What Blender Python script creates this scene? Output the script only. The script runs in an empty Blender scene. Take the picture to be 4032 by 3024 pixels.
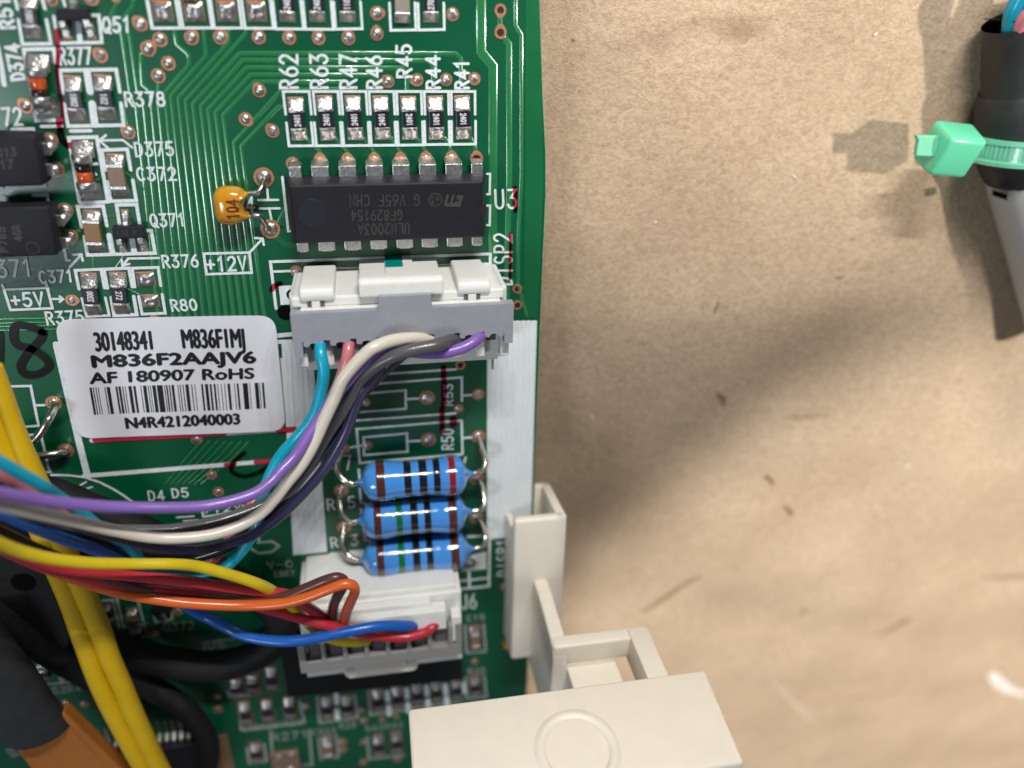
import bpy, bmesh, math, random
from mathutils import Vector, Matrix, noise
random.seed(7)
sc = bpy.context.scene
COL = sc.collection
# ------------------------------------------------------------------ camera, world, lamps (1 unit = 1 cm, board face is z = 0)
AX = Vector((0.98465053, -0.0648585, 0.16203923)); AY = Vector((0.01776503, -0.88632816, -0.46271676)); AZ = Vector((0.17363105, 0.45849294, -0.87157128))
CAM = Vector((-1.450692, 4.142574, 7.802935)); F = 3028.0
cd = bpy.data.cameras.new('camera'); cam = bpy.data.objects.new('camera', cd); COL.objects.link(cam)
cd.sensor_width = 36.0; cd.lens = F / 4032 * 36.0; cd.clip_start = 0.1; cd.clip_end = 400
rt = Vector((AX.x, AY.x, AZ.x)); dn = Vector((AX.y, AY.y, AZ.y)); fw = Vector((AX.z, AY.z, AZ.z))
cam.matrix_world = Matrix(((rt.x, -dn.x, -fw.x, CAM.x), (rt.y, -dn.y, -fw.y, CAM.y), (rt.z, -dn.z, -fw.z, CAM.z), (0, 0, 0, 1)))
cd.dof.use_dof = True; cd.dof.focus_distance = 7.75; cd.dof.aperture_fstop = 0.142
sc.camera = cam
sc.view_settings.view_transform = 'Standard'; sc.view_settings.look = 'None'; sc.view_settings.exposure = 0.0; sc.view_settings.gamma = 1.0
w = bpy.data.worlds.new('World'); sc.world = w; w.use_nodes = True
w.node_tree.nodes['Background'].inputs[0].default_value = (0.80, 0.86, 1.0, 1); w.node_tree.nodes['Background'].inputs[1].default_value = 0.12
def lamp(name, loc, size, power, col, aim=(-1, 0, 0), sy=None):
    l = bpy.data.lights.new(name, 'AREA'); l.shape = 'RECTANGLE'; l.size = size; l.size_y = sy or size; l.energy = power; l.color = col
    o = bpy.data.objects.new(name, l); COL.objects.link(o); o.location = loc
    o.rotation_euler = (Vector(aim) - Vector(loc)).to_track_quat('-Z', 'Y').to_euler(); return o
for k, kx in enumerate((-2.6, -1.0, 0.1, 0.9, 2.0, 3.5, 4.7)):     # a strip of small white diodes above the top of the picture
    lamp('strip_diode', (kx, 17.0, 11.3 + 0.12 * (k % 3)), 0.17, 620, (1.0, 0.975, 0.94), (-1.2, 0.5, 0))
lamp('streak_panel', (-19.2, -2.4, 26), 5.0, 2300, (0.86, 0.93, 1.0), (-2.5, 2, 0), 6.5)  # unseen area light, placed to put white streaks on the bus traces
def spot(name, loc, aim, power, cone, blend, rad, col):
    l = bpy.data.lights.new(name, 'SPOT'); l.energy = power; l.color = col; l.shadow_soft_size = rad; l.spot_size = math.radians(cone); l.spot_blend = blend
    o = bpy.data.objects.new(name, l); COL.objects.link(o); o.location = loc; o.rotation_euler = (Vector(aim) - o.location).to_track_quat('-Z', 'Y').to_euler()
spot('paper_pool_spot', (21, -11, 29), (13.0, -8.9, -1.5), 66000, 39.5, 0.25, 1.0, (1.0, 0.95, 0.87))  # unseen spot added; its cone edge draws the bright pool on the paper
spot('cable_side_spot', (21, 6, 24), (4.5, 4.7, -.6), 31000, 20, 0.9, 0.6, (1.0, 0.92, 0.80))  # unseen spot added at right for cable's shadow; cone narrowed to leave dark band
# ------------------------------------------------------------------ photograph measurements -> points of the place
def P(px, py, h=0.0):
    r = AXr(px, py); t = (h - CAM.z) / r.z
    return Vector((CAM.x + r.x * t, CAM.y + r.y * t, h))
def AXr(px, py):
    a, b = px - 2016, py - 1512
    return rt * a + dn * b + fw * F
ZO = {1: (0, 0, .3617), 2: (600, 0, .3617), 3: (1050, 0, .5199), 4: (0, 500, .4219), 5: (700, 550, .3616), 6: (1050, 550, .4973), 7: (1050, 950, .4973),
      8: (0, 1150, .5199), 9: (1050, 1350, .4973), 10: (1150, 1750, .4521), 11: (0, 1750, .5199), 12: (0, 2350, .4069), 13: (800, 2200, .5425),
      14: (1550, 1850, .7075), 15: (3500, 0, .4823), 16: (1050, 2150, .4521), 17: (0, 2300, .4521), 18: (900, 2600, .3617), 0: (0, 0, 1.0)}
def Q(z, x, y, h=0.0):
    a = ZO[z]; return P(a[0] + x * a[2], a[1] + y * a[2], h)
def cmpx(p):                                                  # how many cm one photograph pixel spans at p
    return (p - CAM).dot(fw) / F
# ------------------------------------------------------------------ materials
def mat(name, col, rough=0.5, metal=0.0, var=0.0, vscale=20.0, bump=0.0, bscale=60.0, coat=0.0, sss=0.0, spec=0.5, col2=None, trans=0.0, detail=4):
    m = bpy.data.materials.new(name); m.use_nodes = True; nt = m.node_tree; b = nt.nodes['Principled BSDF']
    b.inputs['Base Color'].default_value = (*col, 1); b.inputs['Roughness'].default_value = rough; b.inputs['Metallic'].default_value = metal
    b.inputs['Coat Weight'].default_value = coat; b.inputs['Coat Roughness'].default_value = 0.12; b.inputs['Specular IOR Level'].default_value = spec
    if sss: b.inputs['Subsurface Weight'].default_value = sss; b.inputs['Subsurface Radius'].default_value = (0.12, 0.10, 0.07); b.inputs['Subsurface Scale'].default_value = 0.5
    if trans: b.inputs['Transmission Weight'].default_value = trans
    tc = nt.nodes.new('ShaderNodeTexCoord')
    if var or col2:
        n = nt.nodes.new('ShaderNodeTexNoise'); n.inputs['Scale'].default_value = vscale; n.inputs['Detail'].default_value = detail; nt.links.new(tc.outputs['Object'], n.inputs['Vector'])
        r = nt.nodes.new('ShaderNodeValToRGB'); r.color_ramp.elements[0].position = 0.32; r.color_ramp.elements[1].position = 0.68
        c2 = col2 or tuple(c * (1 - var) for c in col); r.color_ramp.elements[0].color = (*c2, 1); r.color_ramp.elements[1].color = (*col, 1)
        nt.links.new(n.outputs['Fac'], r.inputs['Fac']); nt.links.new(r.outputs['Color'], b.inputs['Base Color'])
        mr = nt.nodes.new('ShaderNodeMapRange'); mr.inputs['To Min'].default_value = rough * 0.8; mr.inputs['To Max'].default_value = min(1, rough * 1.25)
        nt.links.new(n.outputs['Fac'], mr.inputs['Value']); nt.links.new(mr.outputs['Result'], b.inputs['Roughness'])
    if bump:
        n2 = nt.nodes.new('ShaderNodeTexNoise'); n2.inputs['Scale'].default_value = bscale; n2.inputs['Detail'].default_value = 3; nt.links.new(tc.outputs['Object'], n2.inputs['Vector'])
        bp = nt.nodes.new('ShaderNodeBump'); bp.inputs['Strength'].default_value = bump; bp.inputs['Distance'].default_value = 0.02
        nt.links.new(n2.outputs['Fac'], bp.inputs['Height']); nt.links.new(bp.outputs['Normal'], b.inputs['Normal'])
    return m
M = {}
M['mask'] = mat('green_solder_mask', (0.0, 0.092, 0.037), 0.30, var=0.18, vscale=1.2, coat=0.22, bump=0.04, bscale=25)
M['trace'] = mat('green_over_copper', (0.012, 0.195, 0.055), 0.26, var=0.15, vscale=3, coat=0.6, bump=0.05, bscale=30)
for m_ in ('trace',):
    M[m_].node_tree.nodes['Principled BSDF'].inputs['Coat IOR'].default_value = 1.85; M[m_].node_tree.nodes['Principled BSDF'].inputs['Coat Weight'].default_value = 1.0
M['pour'] = mat('green_over_copper_plane', (0.004, 0.125, 0.040), 0.28, var=0.12, vscale=2, coat=0.5, bump=0.04, bscale=30)
M['laminate'] = mat('pale_laminate', (0.30, 0.36, 0.20), 0.6, var=.3, vscale=20)
M['brownpad'] = mat('flux_stained_land', (0.15, 0.085, 0.04), 0.35, var=.4, vscale=12, coat=.4)
M['silk'] = mat('white_legend_ink', (0.76, 0.82, 0.84), 0.55, var=0.22, vscale=45, bump=0.15, bscale=120)
M['silk_grey'] = mat('grey_legend_ink', (0.34, 0.38, 0.36), 0.6, var=0.3, vscale=30, bump=0.15, bscale=120)  # greyer ink for the lettering low on the board
M['stripe'] = mat('white_legend_stripe', (0.72, 0.76, 0.77), 0.5, var=0.06, vscale=4)
M['copper'] = mat('bare_copper', (0.62, 0.29, 0.165), 0.42, 0.6, var=0.25, vscale=30, bump=0.15, bscale=80)
M['solder'] = mat('solder', (0.66, 0.63, 0.60), 0.33, 0.95, var=0.35, vscale=22, bump=0.55, bscale=24)
M['pin'] = mat('tinned_pin', (0.72, 0.71, 0.68), 0.34, 1.0, var=0.2, vscale=25, bump=0.2, bscale=50)
M['wirelead'] = mat('tinned_lead', (0.70, 0.66, 0.58), 0.25, 1.0, var=0.25, vscale=12, bump=0.15, bscale=18)
M['hole'] = mat('dark_hole', (0.018, 0.006, 0.004), 0.6)
M['ic'] = mat('black_moulded_epoxy', (0.015, 0.0145, 0.020), 0.48, var=0.25, vscale=60, bump=0.25, bscale=90, spec=0.28)
M['dimple'] = mat('smooth_black_epoxy', (0.014, 0.018, 0.024), 0.38)
M['laser'] = mat('laser_mark', (0.060, 0.055, 0.048), 0.55, var=0.4, vscale=70)
M['resbk'] = mat('black_resistor_glaze', (0.016, 0.015, 0.022), 0.32)
M['ceram'] = mat('grey_ceramic', (0.40, 0.38, 0.36), 0.45, 0.3, var=0.2, vscale=40)
M['cap_tan'] = mat('tan_ceramic', (0.22, 0.145, 0.095), 0.38, var=0.1, vscale=20)
M['cap_amber'] = mat('amber_ceramic', (0.24, 0.125, 0.04), 0.36, var=0.1, vscale=20)
M['cap_grey'] = mat('grey_brown_ceramic', (0.30, 0.26, 0.22), 0.4, var=0.1, vscale=20)
M['glass_or'] = mat('orange_glass', (0.75, 0.11, 0.02), 0.06, coat=1.0, var=0.6, vscale=18)
M['glass_bk'] = mat('black_band_glass', (0.012, 0.006, 0.006), 0.05, coat=1.0)
M['mark_w'] = mat('white_marking', (0.66, 0.66, 0.68), 0.5)
M['white_pl'] = mat('white_nylon', (0.74, 0.74, 0.70), 0.38, var=0.05, vscale=6, sss=0.35, bump=0.05, bscale=60)
M['grey_pl'] = mat('grey_nylon', (0.30, 0.31, 0.345), 0.42, var=0.08, vscale=9, bump=0.08, bscale=80)
M['grey_lt'] = mat('pale_grey_nylon', (0.27, 0.26, 0.25), 0.42, var=0.08, vscale=9, sss=0.2)
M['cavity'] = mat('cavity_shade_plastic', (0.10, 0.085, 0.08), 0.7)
M['cream'] = mat('cream_plastic', (0.79, 0.73, 0.62), 0.42, var=0.04, vscale=5, sss=0.15, bump=0.04, bscale=50)
M['teal_ink'] = mat('teal_ink', (0.0, 0.22, 0.19), 0.3)
M['blue_body'] = mat('blue_lacquer', (0.055, 0.25, 0.66), 0.14, coat=1.0, bump=0.10, bscale=9)
for n_, c_ in (('brown', (0.075, 0.018, 0.008)), ('black', (0.006, 0.005, 0.006)), ('red', (0.24, 0.005, 0.012)), ('green', (0.0, 0.13, 0.018))):
    M['band_' + n_] = mat('lacquer_band_' + n_, c_, 0.16, coat=1.0, bump=0.12, bscale=7)
M['amber'] = mat('amber_dipped_epoxy', (0.62, 0.275, 0.008), 0.14, coat=1.0, sss=0.25, var=0.15, vscale=4, bump=0.06, bscale=8)
M['amber_ink'] = mat('dark_brown_ink', (0.11, 0.012, 0.008), 0.4)
M['label'] = mat('white_label_paper', (0.74, 0.75, 0.80), 0.42, var=0.03, vscale=3, bump=0.12, bscale=2.5)
M['print'] = mat('black_print', (0.012, 0.012, 0.016), 0.4)
M['pitch'] = mat('deep_black', (0.002, 0.002, 0.002), 0.9, spec=.1)
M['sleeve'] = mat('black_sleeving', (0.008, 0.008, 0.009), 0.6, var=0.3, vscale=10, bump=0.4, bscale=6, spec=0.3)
M['shrink'] = mat('black_heat_shrink', (0.026, 0.027, 0.030), 0.48, var=0.25, vscale=5, bump=0.25, bscale=5)
M['bronze'] = mat('bronze_film', (0.60, 0.21, 0.045), 0.30, 0.45, var=0.15, vscale=2)
M['grey_cable'] = mat('grey_cable_sheath', (0.43, 0.43, 0.42), 0.42, sss=0.1)
M['tie'] = mat('translucent_green_nylon', (0.15, 0.68, 0.42), 0.25, sss=0.7, coat=0.3, var=0.05, vscale=3)
M['tie_thin'] = mat('pale_green_nylon', (0.20, 0.62, 0.42), 0.25, sss=0.5, coat=0.3, var=0.12, vscale=3)
for n_, c_ in (('teal', (0.0, 0.34, 0.50)), ('pink', (0.56, 0.17, 0.19)), ('cream', (0.64, 0.59, 0.50)), ('violet', (0.215, 0.115, 0.42)), ('grey', (0.085, 0.08, 0.085)), ('black', (0.012, 0.011, 0.014)),
               ('navy', (0.035, 0.030, 0.085)), ('yellow', (0.66, 0.50, 0.01)), ('red', (0.46, 0.022, 0.035)), ('orange', (0.66, 0.12, 0.018)), ('brown', (0.095, 0.032, 0.026)), ('blue', (0.004, 0.10, 0.44)), ('amber_y', (0.66, 0.42, 0.004)), ('rose', (0.75, 0.25, 0.30))):
    M['w_' + n_] = mat('insulation_' + n_, c_, 0.34, var=0.10, vscale=3, bump=0.10, bscale=9, coat=0.25)
for m_ in M:
    if m_.startswith('band_') or m_ == 'blue_body': M[m_].node_tree.nodes['Principled BSDF'].inputs['Coat Roughness'].default_value = 0.035
def film(name, tint, dens):
    m = bpy.data.materials.new(name); m.use_nodes = True; nt = m.node_tree; nt.nodes.clear()
    o = nt.nodes.new('ShaderNodeOutputMaterial'); t = nt.nodes.new('ShaderNodeBsdfTransparent'); t.inputs[0].default_value = (*tint, 1)
    g = nt.nodes.new('ShaderNodeBsdfPrincipled'); g.inputs['Base Color'].default_value = tuple(c * 0.03 for c in tint) + (1,); g.inputs['Roughness'].default_value = 0.25
    x = nt.nodes.new('ShaderNodeMixShader'); x.inputs[0].default_value = dens
    nt.links.new(t.outputs[0], x.inputs[1]); nt.links.new(g.outputs[0], x.inputs[2]); nt.links.new(x.outputs[0], o.inputs[0]); return m
M['red_film'] = film('red_marker_ink', (0.86, 0.20, 0.30), 0.05)
M['black_film'] = film('black_marker_ink', (0.38, 0.24, 0.26), 0.12)
M['black_dense'] = film('dense_black_marker_ink', (0.10, 0.04, 0.06), 0.93)
def paper_mat():
    m = bpy.data.materials.new('kraft_paper'); m.use_nodes = True; nt = m.node_tree; b = nt.nodes['Principled BSDF']; L = nt.links.new; N = nt.nodes.new
    tc = N('ShaderNodeTexCoord'); b.inputs['Roughness'].default_value = 0.72; b.inputs['Specular IOR Level'].default_value = 0.3
    def noi(scale, det, rot=0, sx=1, dist=0):
        mp = N('ShaderNodeMapping'); mp.inputs['Rotation'].default_value = (0, 0, rot); mp.inputs['Scale'].default_value = (sx, 1, 1); L(tc.outputs['Object'], mp.inputs['Vector'])
        n = N('ShaderNodeTexNoise'); n.inputs['Scale'].default_value = scale; n.inputs['Detail'].default_value = det; n.inputs['Distortion'].default_value = dist; L(mp.outputs[0], n.inputs['Vector']); return n.outputs['Fac']
    def ramp(f, a, b_, ca, cb):
        r = N('ShaderNodeValToRGB'); e = r.color_ramp.elements; e[0].position = a; e[1].position = b_; e[0].color = (*ca, 1); e[1].color = (*cb, 1); L(f, r.inputs['Fac']); return r.outputs['Color']
    def mul(c1, c2, fac=1.0):
        x = N('ShaderNodeMix'); x.data_type = 'RGBA'; x.blend_type = 'MULTIPLY'; x.inputs[0].default_value = fac; L(c1, x.inputs[6]); L(c2, x.inputs[7]); return x.outputs[2]
    base = ramp(noi(0.55, 5), 0.3, 0.7, (0.445, 0.335, 0.232), (0.53, 0.41, 0.292))
    f1 = ramp(noi(15, 6, 0.5, 0.6, 1.6), 0.36, 0.60, (0.82, 0.80, 0.77), (1.04, 1.04, 1.04))
    f2 = ramp(noi(28, 5, -0.7, 0.45, 2.2), 0.38, 0.60, (0.84, 0.82, 0.79), (1.04, 1.04, 1.04))
    f3 = ramp(noi(22, 3, 1.6, 0.3, 1.0), 0.25, 0.36, (0.70, 0.66, 0.60), (1, 1, 1))
    scuff = ramp(noi(1.3, 3, 0.75, 0.18, 0.6), 0.27, 0.33, (0.66, 0.60, 0.56), (1, 1, 1))
    c = mul(mul(mul(mul(base, f1), f2), f3, 0.8), scuff, 0.8); L(c, b.inputs['Base Color'])
    bp = N('ShaderNodeBump'); bp.inputs['Strength'].default_value = 0.45; bp.inputs['Distance'].default_value = 0.02; L(noi(24, 5, -0.5, 0.75, 2.0), bp.inputs['Height']); L(bp.outputs[0], b.inputs['Normal']); return m
M['paper'] = paper_mat()
M['smudge'] = film('dark_scuff', (0.76, 0.71, 0.66), 0.03)
M['fleck'] = mat('white_fleck', (0.66, 0.60, 0.56), 0.6)
# ------------------------------------------------------------------ mesh building
def V3(v): return Vector((v[0], v[1], v[2] if len(v) > 2 else 0))
class MB:
    def __init__(s): s.v = []; s.f = []
    def add(s, vs, fs):
        o = len(s.v); s.v += [Vector(a) for a in vs]; s.f += [tuple(i + o for i in f) for f in fs]; return s
    def build(s, name, material, parent=None, smooth=False, kind=None, label=None, local=False, angle=None):
        me = bpy.data.meshes.new(name); off = Vector((0, 0, 0)) if (local or parent is None) else wloc(parent)
        me.from_pydata([tuple(a - off) for a in s.v], [], s.f); me.materials.append(M[material] if isinstance(material, str) else material)
        if smooth:
            me.polygons.foreach_set('use_smooth', [True] * len(me.polygons))
            if angle: me.set_sharp_from_angle(angle=math.radians(angle))
        me.update(); o = bpy.data.objects.new(name, me); COL.objects.link(o)
        if parent is not None: o.parent = parent
        if kind: o['kind'] = kind
        if label: o['label'] = label
        return o
def wloc(o):
    l = Vector((0, 0, 0))
    while o is not None: l = l + o.location; o = o.parent
    return l
def thing(name, label, cat, loc, group=None, rz=0.0):
    o = bpy.data.objects.new(name, None); COL.objects.link(o); o.location = loc; o.rotation_euler = (0, 0, rz); o.empty_display_size = 0.1
    o['label'] = label; o['category'] = cat
    if group: o['group'] = group
    return o
def from_bm(bm, mb=None):
    mb = mb or MB(); bm.verts.ensure_lookup_table(); bm.verts.index_update()
    mb.add([v.co.copy() for v in bm.verts], [tuple(v.index for v in f.verts) for f in bm.faces]); bm.free(); return mb
def box(x0, x1, y0, y1, z0, z1, bev=0.01, mb=None, seg=2):
    bm = bmesh.new(); r = bmesh.ops.create_cube(bm, size=1.0)
    for v in bm.verts: v.co = Vector(((x0 + x1) / 2 + v.co.x * (x1 - x0), (y0 + y1) / 2 + v.co.y * (y1 - y0), (z0 + z1) / 2 + v.co.z * (z1 - z0)))
    if bev: bmesh.ops.bevel(bm, geom=bm.edges[:], offset=min(bev, abs(x1 - x0) * .45, abs(y1 - y0) * .45, abs(z1 - z0) * .45), segments=seg, affect='EDGES', profile=0.5)
    return from_bm(bm, mb)
def prism(poly, z0, z1, bev=0.0, mb=None, seg=2, axis=None):
    """poly of (x, y); axis 'x': poly of (y, z) run from x=z0 to x=z1"""
    bm = bmesh.new(); vs = [bm.verts.new((p[0], p[1], z0)) for p in poly]; f = bm.faces.new(vs)
    r = bmesh.ops.extrude_face_region(bm, geom=[f])
    for e in r['geom']:
        if isinstance(e, bmesh.types.BMVert): e.co.z = z1
    bmesh.ops.recalc_face_normals(bm, faces=bm.faces[:])
    if bev: bmesh.ops.bevel(bm, geom=bm.edges[:], offset=bev, segments=seg, affect='EDGES', profile=0.5)
    if axis == 'x':
        for v in bm.verts: v.co = Vector((v.co.z, v.co.x, v.co.y))
        bmesh.ops.recalc_face_normals(bm, faces=bm.faces[:])
    return from_bm(bm, mb)
def spline(pts, n=8):
    """Catmull-Rom through points of any dimension"""
    out = []; k = len(pts)
    for i in range(k - 1):
        p0 = pts[max(i - 1, 0)]; p1 = pts[i]; p2 = pts[i + 1]; p3 = pts[min(i + 2, k - 1)]
        for j in range(n):
            t = j / n; out.append([0.5 * ((2 * b) + (-a + c) * t + (2 * a - 5 * b + 4 * c - d) * t * t + (-a + 3 * b - 3 * c + d) * t ** 3) for a, b, c, d in zip(p0, p1, p2, p3)])
    out.append(list(pts[-1])); return out
def tube(pts, radii, seg=14, mb=None, caps=True, squash=1.0):
    mb = mb or MB(); n = len(pts); pts = [Vector(p) for p in pts]; rings = []; up = Vector((0, 0, 1)); prev = None
    for i, p in enumerate(pts):
        t = (pts[min(i + 1, n - 1)] - pts[max(i - 1, 0)]).normalized()
        a = prev if prev is not None else (up if abs(t.z) < 0.9 else Vector((0, 1, 0)))
        a = (a - t * a.dot(t)).normalized(); b = t.cross(a); prev = a
        r = radii[i] if hasattr(radii, '__len__') else radii
        rings.append([p + (a * math.cos(q) * squash + b * math.sin(q)) * r for q in [2 * math.pi * k / seg for k in range(seg)]])
    vs = [v for r in rings for v in r]; fs = []
    for i in range(n - 1):
        for k in range(seg):
            k2 = (k + 1) % seg; fs.append((i * seg + k, i * seg + k2, (i + 1) * seg + k2, (i + 1) * seg + k))
    if caps: fs.append(tuple(range(seg - 1, -1, -1))); fs.append(tuple((n - 1) * seg + k for k in range(seg)))
    return mb.add(vs, fs)
def ribbon(pts, w_, z, h=0.002, closed=False, mb=None, caps=True, rnd=False):
    """flat inked line or rounded copper line: pts 2-D in cm, mitred, with round ends"""
    mb = mb or MB(); pts = [Vector((p[0], p[1])) for p in pts]
    if closed and (pts[0] - pts[-1]).length < 1e-6: pts.pop()
    q = [pts[0]]
    for p in pts[1:]:
        if (p - q[-1]).length > 1e-5: q.append(p)
    pts = q; n = len(pts)
    if n < 2: return mb
    L_, R_ = [], []; hw = w_ / 2
    for i in range(n):
        if closed: a, b, c = pts[i - 1], pts[i], pts[(i + 1) % n]
        else: a, b, c = pts[max(i - 1, 0)], pts[i], pts[min(i + 1, n - 1)]
        d1 = (b - a).normalized() if (b - a).length > 1e-9 else (c - b).normalized(); d2 = (c - b).normalized() if (c - b).length > 1e-9 else d1
        n1 = Vector((-d1.y, d1.x)); n2 = Vector((-d2.y, d2.x)); m = (n1 + n2)
        m = m.normalized() if m.length > 1e-6 else n1
        k = min(1.0 / max(m.dot(n1), 0.35), 2.2); L_.append((b + m * hw * k, b, m * hw * k)); R_.append(b - m * hw * k)
    if rnd: prof = [(-1, 0), (-.86, .42), (-.62, .74), (-.33, .93), (0, 1), (.33, .93), (.62, .74), (.86, .42), (1, 0)]
    else: prof = [(-1, 0), (-1, 1), (1, 1), (1, 0)]
    np_ = len(prof); vs = []
    for l, b, m in L_:
        for s_, t_ in prof: vs.append((b.x + m.x * s_, b.y + m.y * s_, z + h * t_))
    fs = []
    for i in range(n if closed else n - 1):
        j = (i + 1) % n
        for k in range(np_ - 1): fs.append((i * np_ + k + 1, i * np_ + k, j * np_ + k, j * np_ + k + 1))
    mb.add(vs, fs)
    if caps and not closed:
        for e, o_ in ((0, pts[1]), (n - 1, pts[-2])):
            b = pts[e]; d = (b - o_).normalized(); nn = Vector((-d.y, d.x)); zz = z + h * (.9 if rnd else 1)
            arc = [(b + nn * hw * math.cos(a) + d * hw * math.sin(a)) for a in [math.pi * k / 6 for k in range(7)]]
            vt = [(a.x, a.y, zz) for a in arc] + [(a.x, a.y, z) for a in arc]
            mb.add(vt, [tuple(range(6, -1, -1))] + [(k, k + 1, k + 8, k + 7) for k in range(6)])
    return mb
def el(cx, cy, rx, ry, a0, a1, n=9): return [(cx + rx * math.cos(math.radians(a0 + (a1 - a0) * i / n)), cy + ry * math.sin(math.radians(a0 + (a1 - a0) * i / n))) for i in range(n + 1)]
def disc(cx, cy, z, r, n=20, ry=None): return [(cx + r * math.cos(2 * math.pi * k / n), cy + (ry or r) * math.sin(2 * math.pi * k / n), z) for k in range(n)]
def ring_solid(c, r0, r1, z0, z1, n=22, drop=None):
    """a flat washer standing from z0 to z1 (drop: the teardrop's direction)"""
    vs = []; fs = []
    for k in range(n):
        a = 2 * math.pi * k / n; e = 1.0
        if drop is not None:
            da = math.cos(a - drop); e = 1 + 0.25 * max(0, da) ** 6
        for rr, zz in ((r1 * e, z0), (r1 * e * .97, z1), (r0, z1), (r0, z0)): vs.append((c[0] + rr * math.cos(a), c[1] + rr * math.sin(a), zz))
    for k in range(n):
        j = (k + 1) % n
        for q in range(3): fs.append((k * 4 + q, j * 4 + q, j * 4 + q + 1, k * 4 + q + 1))
    return MB().add(vs, fs)
def dome(c, r, z, h, n=16, m=5, rough=0.0, sy=1.0, power=2):
    vs = []; fs = []
    for i in range(m):
        t = i / m; rr = r * math.cos(t * math.pi / 2); zz = h * math.sin(t * math.pi / 2)
        for k in range(n):
            a = 2 * math.pi * k / n; vs.append((c[0] + rr * math.cos(a), c[1] + rr * sy * math.sin(a), z + zz * (1 + rough * random.uniform(-1, 1))))
    vs.append((c[0], c[1], z + h))
    for i in range(m - 1):
        for k in range(n): j = (k + 1) % n; fs.append((i * n + k, i * n + j, (i + 1) * n + j, (i + 1) * n + k))
    for k in range(n): fs.append(((m - 1) * n + k, (m - 1) * n + (k + 1) % n, m * n))
    return MB().add(vs, fs)
# stroke lettering in the style of board legends: every glyph is lines in a 0.6 x 1 box
GL = {
 '0': [el(.3, .5, .27, .5, 90, 450, 18)], '1': [[(.10, .78), (.32, 1), (.32, 0)]], '2': [el(.3, .72, .26, .28, 165, -35, 8) + [(.04, 0), (.58, 0)]],
 '3': [[(.06, 1), (.54, 1), (.25, .6)] + el(.28, .3, .28, .3, 85, -160, 9)], '4': [[(.42, 0), (.42, .93)], [(.42, 1), (.03, .3), (.6, .3)]],
 '5': [[(.54, 1), (.12, 1), (.07, .56)] + el(.29, .31, .28, .31, 118, -150, 9)], '6': [[(.46, 1), (.2, .72), (.05, .42)], el(.3, .3, .27, .3, 160, -200, 14)],
 '7': [[(.03, 1), (.57, 1), (.2, 0)]], '8': [el(.3, .76, .22, .24, -90, 270, 14), el(.3, .27, .27, .27, 90, 450, 14)], '9': [[(.14, 0), (.4, .28), (.55, .58)], el(.3, .7, .27, .3, -20, 340, 14)],
 'R': [[(.05, 0), (.05, 1), (.3, 1)] + el(.3, .76, .24, .24, 90, -90, 7) + [(.13, .52)], [(.28, .5), (.58, 0)]], 'Q': [el(.3, .5, .28, .5, 90, 450, 18), [(.34, .26), (.62, -.06)]],
 'D': [[(.05, 0), (.05, 1), (.22, 1)] + el(.22, .5, .34, .5, 90, -90, 9) + [(.05, 0)]], 'C': [el(.33, .5, .3, .5, 48, 312, 12)], 'U': [[(.05, 1), (.05, .28)] + el(.3, .28, .25, .28, 180, 360, 8) + [(.55, 1)]],
 'J': [[(.5, 1), (.5, .25)] + el(.27, .25, .23, .25, 0, -165, 7)], 'S': [el(.3, .75, .24, .25, 40, 262, 8) + el(.3, .26, .26, .26, 82, -145, 8)], 'P': [[(.05, 0), (.05, 1), (.3, 1)] + el(.3, .74, .25, .26, 90, -90, 7) + [(.13, .48)]],
 'I': [[(.3, 0), (.3, 1)]], 'V': [[(.02, 1), (.3, 0), (.58, 1)]], '+': [[(.02, .48), (.58, .48)], [(.3, .18), (.3, .78)]], '-': [[(.05, .48), (.55, .48)]], 'A': [[(0, 0), (.3, 1), (.6, 0)], [(.1, .34), (.5, .34)]],
 'N': [[(.05, 0), (.05, 1), (.55, 0), (.55, 1)]], 'L': [[(.05, 1), (.05, 0), (.55, 0)]], 'F': [[(.05, 0), (.05, 1), (.55, 1)], [(.05, .52), (.45, .52)]], 'E': [[(.55, 0), (.05, 0), (.05, 1), (.55, 1)], [(.05, .52), (.45, .52)]],
 'G': [el(.33, .5, .3, .5, 48, 330, 12) + [(.58, .45), (.34, .45)]], 'H': [[(.05, 0), (.05, 1)], [(.55, 0), (.55, 1)], [(.05, .5), (.55, .5)]], 'M': [[(.03, 0), (.03, 1), (.3, .4), (.57, 1), (.57, 0)]], 'B': [[(.05, 0), (.05, 1), (.3, 1)] + el(.3, .76, .22, .24, 90, -90, 6) + [(.05, .52), (.3, .52)] + el(.3, .26, .26, .26, 90, -90, 6) + [(.05, 0)]],
 'Y': [[(.02, 1), (.3, .5), (.58, 1)], [(.3, .5), (.3, 0)]], 'e': [[(.08, .32), (.52, .32)] + el(.3, .3, .23, .28, 5, 310, 10)], 'K': [[(.05, 0), (.05, 1)], [(.55, 1), (.05, .42)], [(.2, .58), (.58, 0)]], ' ': []}
def glyphs(text, o, ex, ey, wt, z, h=0.0025, adv=0.84, mb=None):
    """o: start of the baseline, ex: vector of the whole line, ey: vector of the cap height (2-D, cm)"""
    mb = mb or MB(); n = len(text); tot = n * adv - (adv - 0.6); o = Vector(o[:2]); ex = Vector(ex[:2]); ey = Vector(ey[:2])
    for i, ch in enumerate(text):
        for j, st in enumerate(GL.get(ch, [])):
            pts = [o + ex * ((i * adv + a) / tot) + ey * b for a, b in st]
            cl = (Vector(st[0]) - Vector(st[-1])).length < 1e-4
            ribbon(pts, wt, z + j * 0.0012, h, closed=cl, mb=mb)
    return mb
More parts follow.
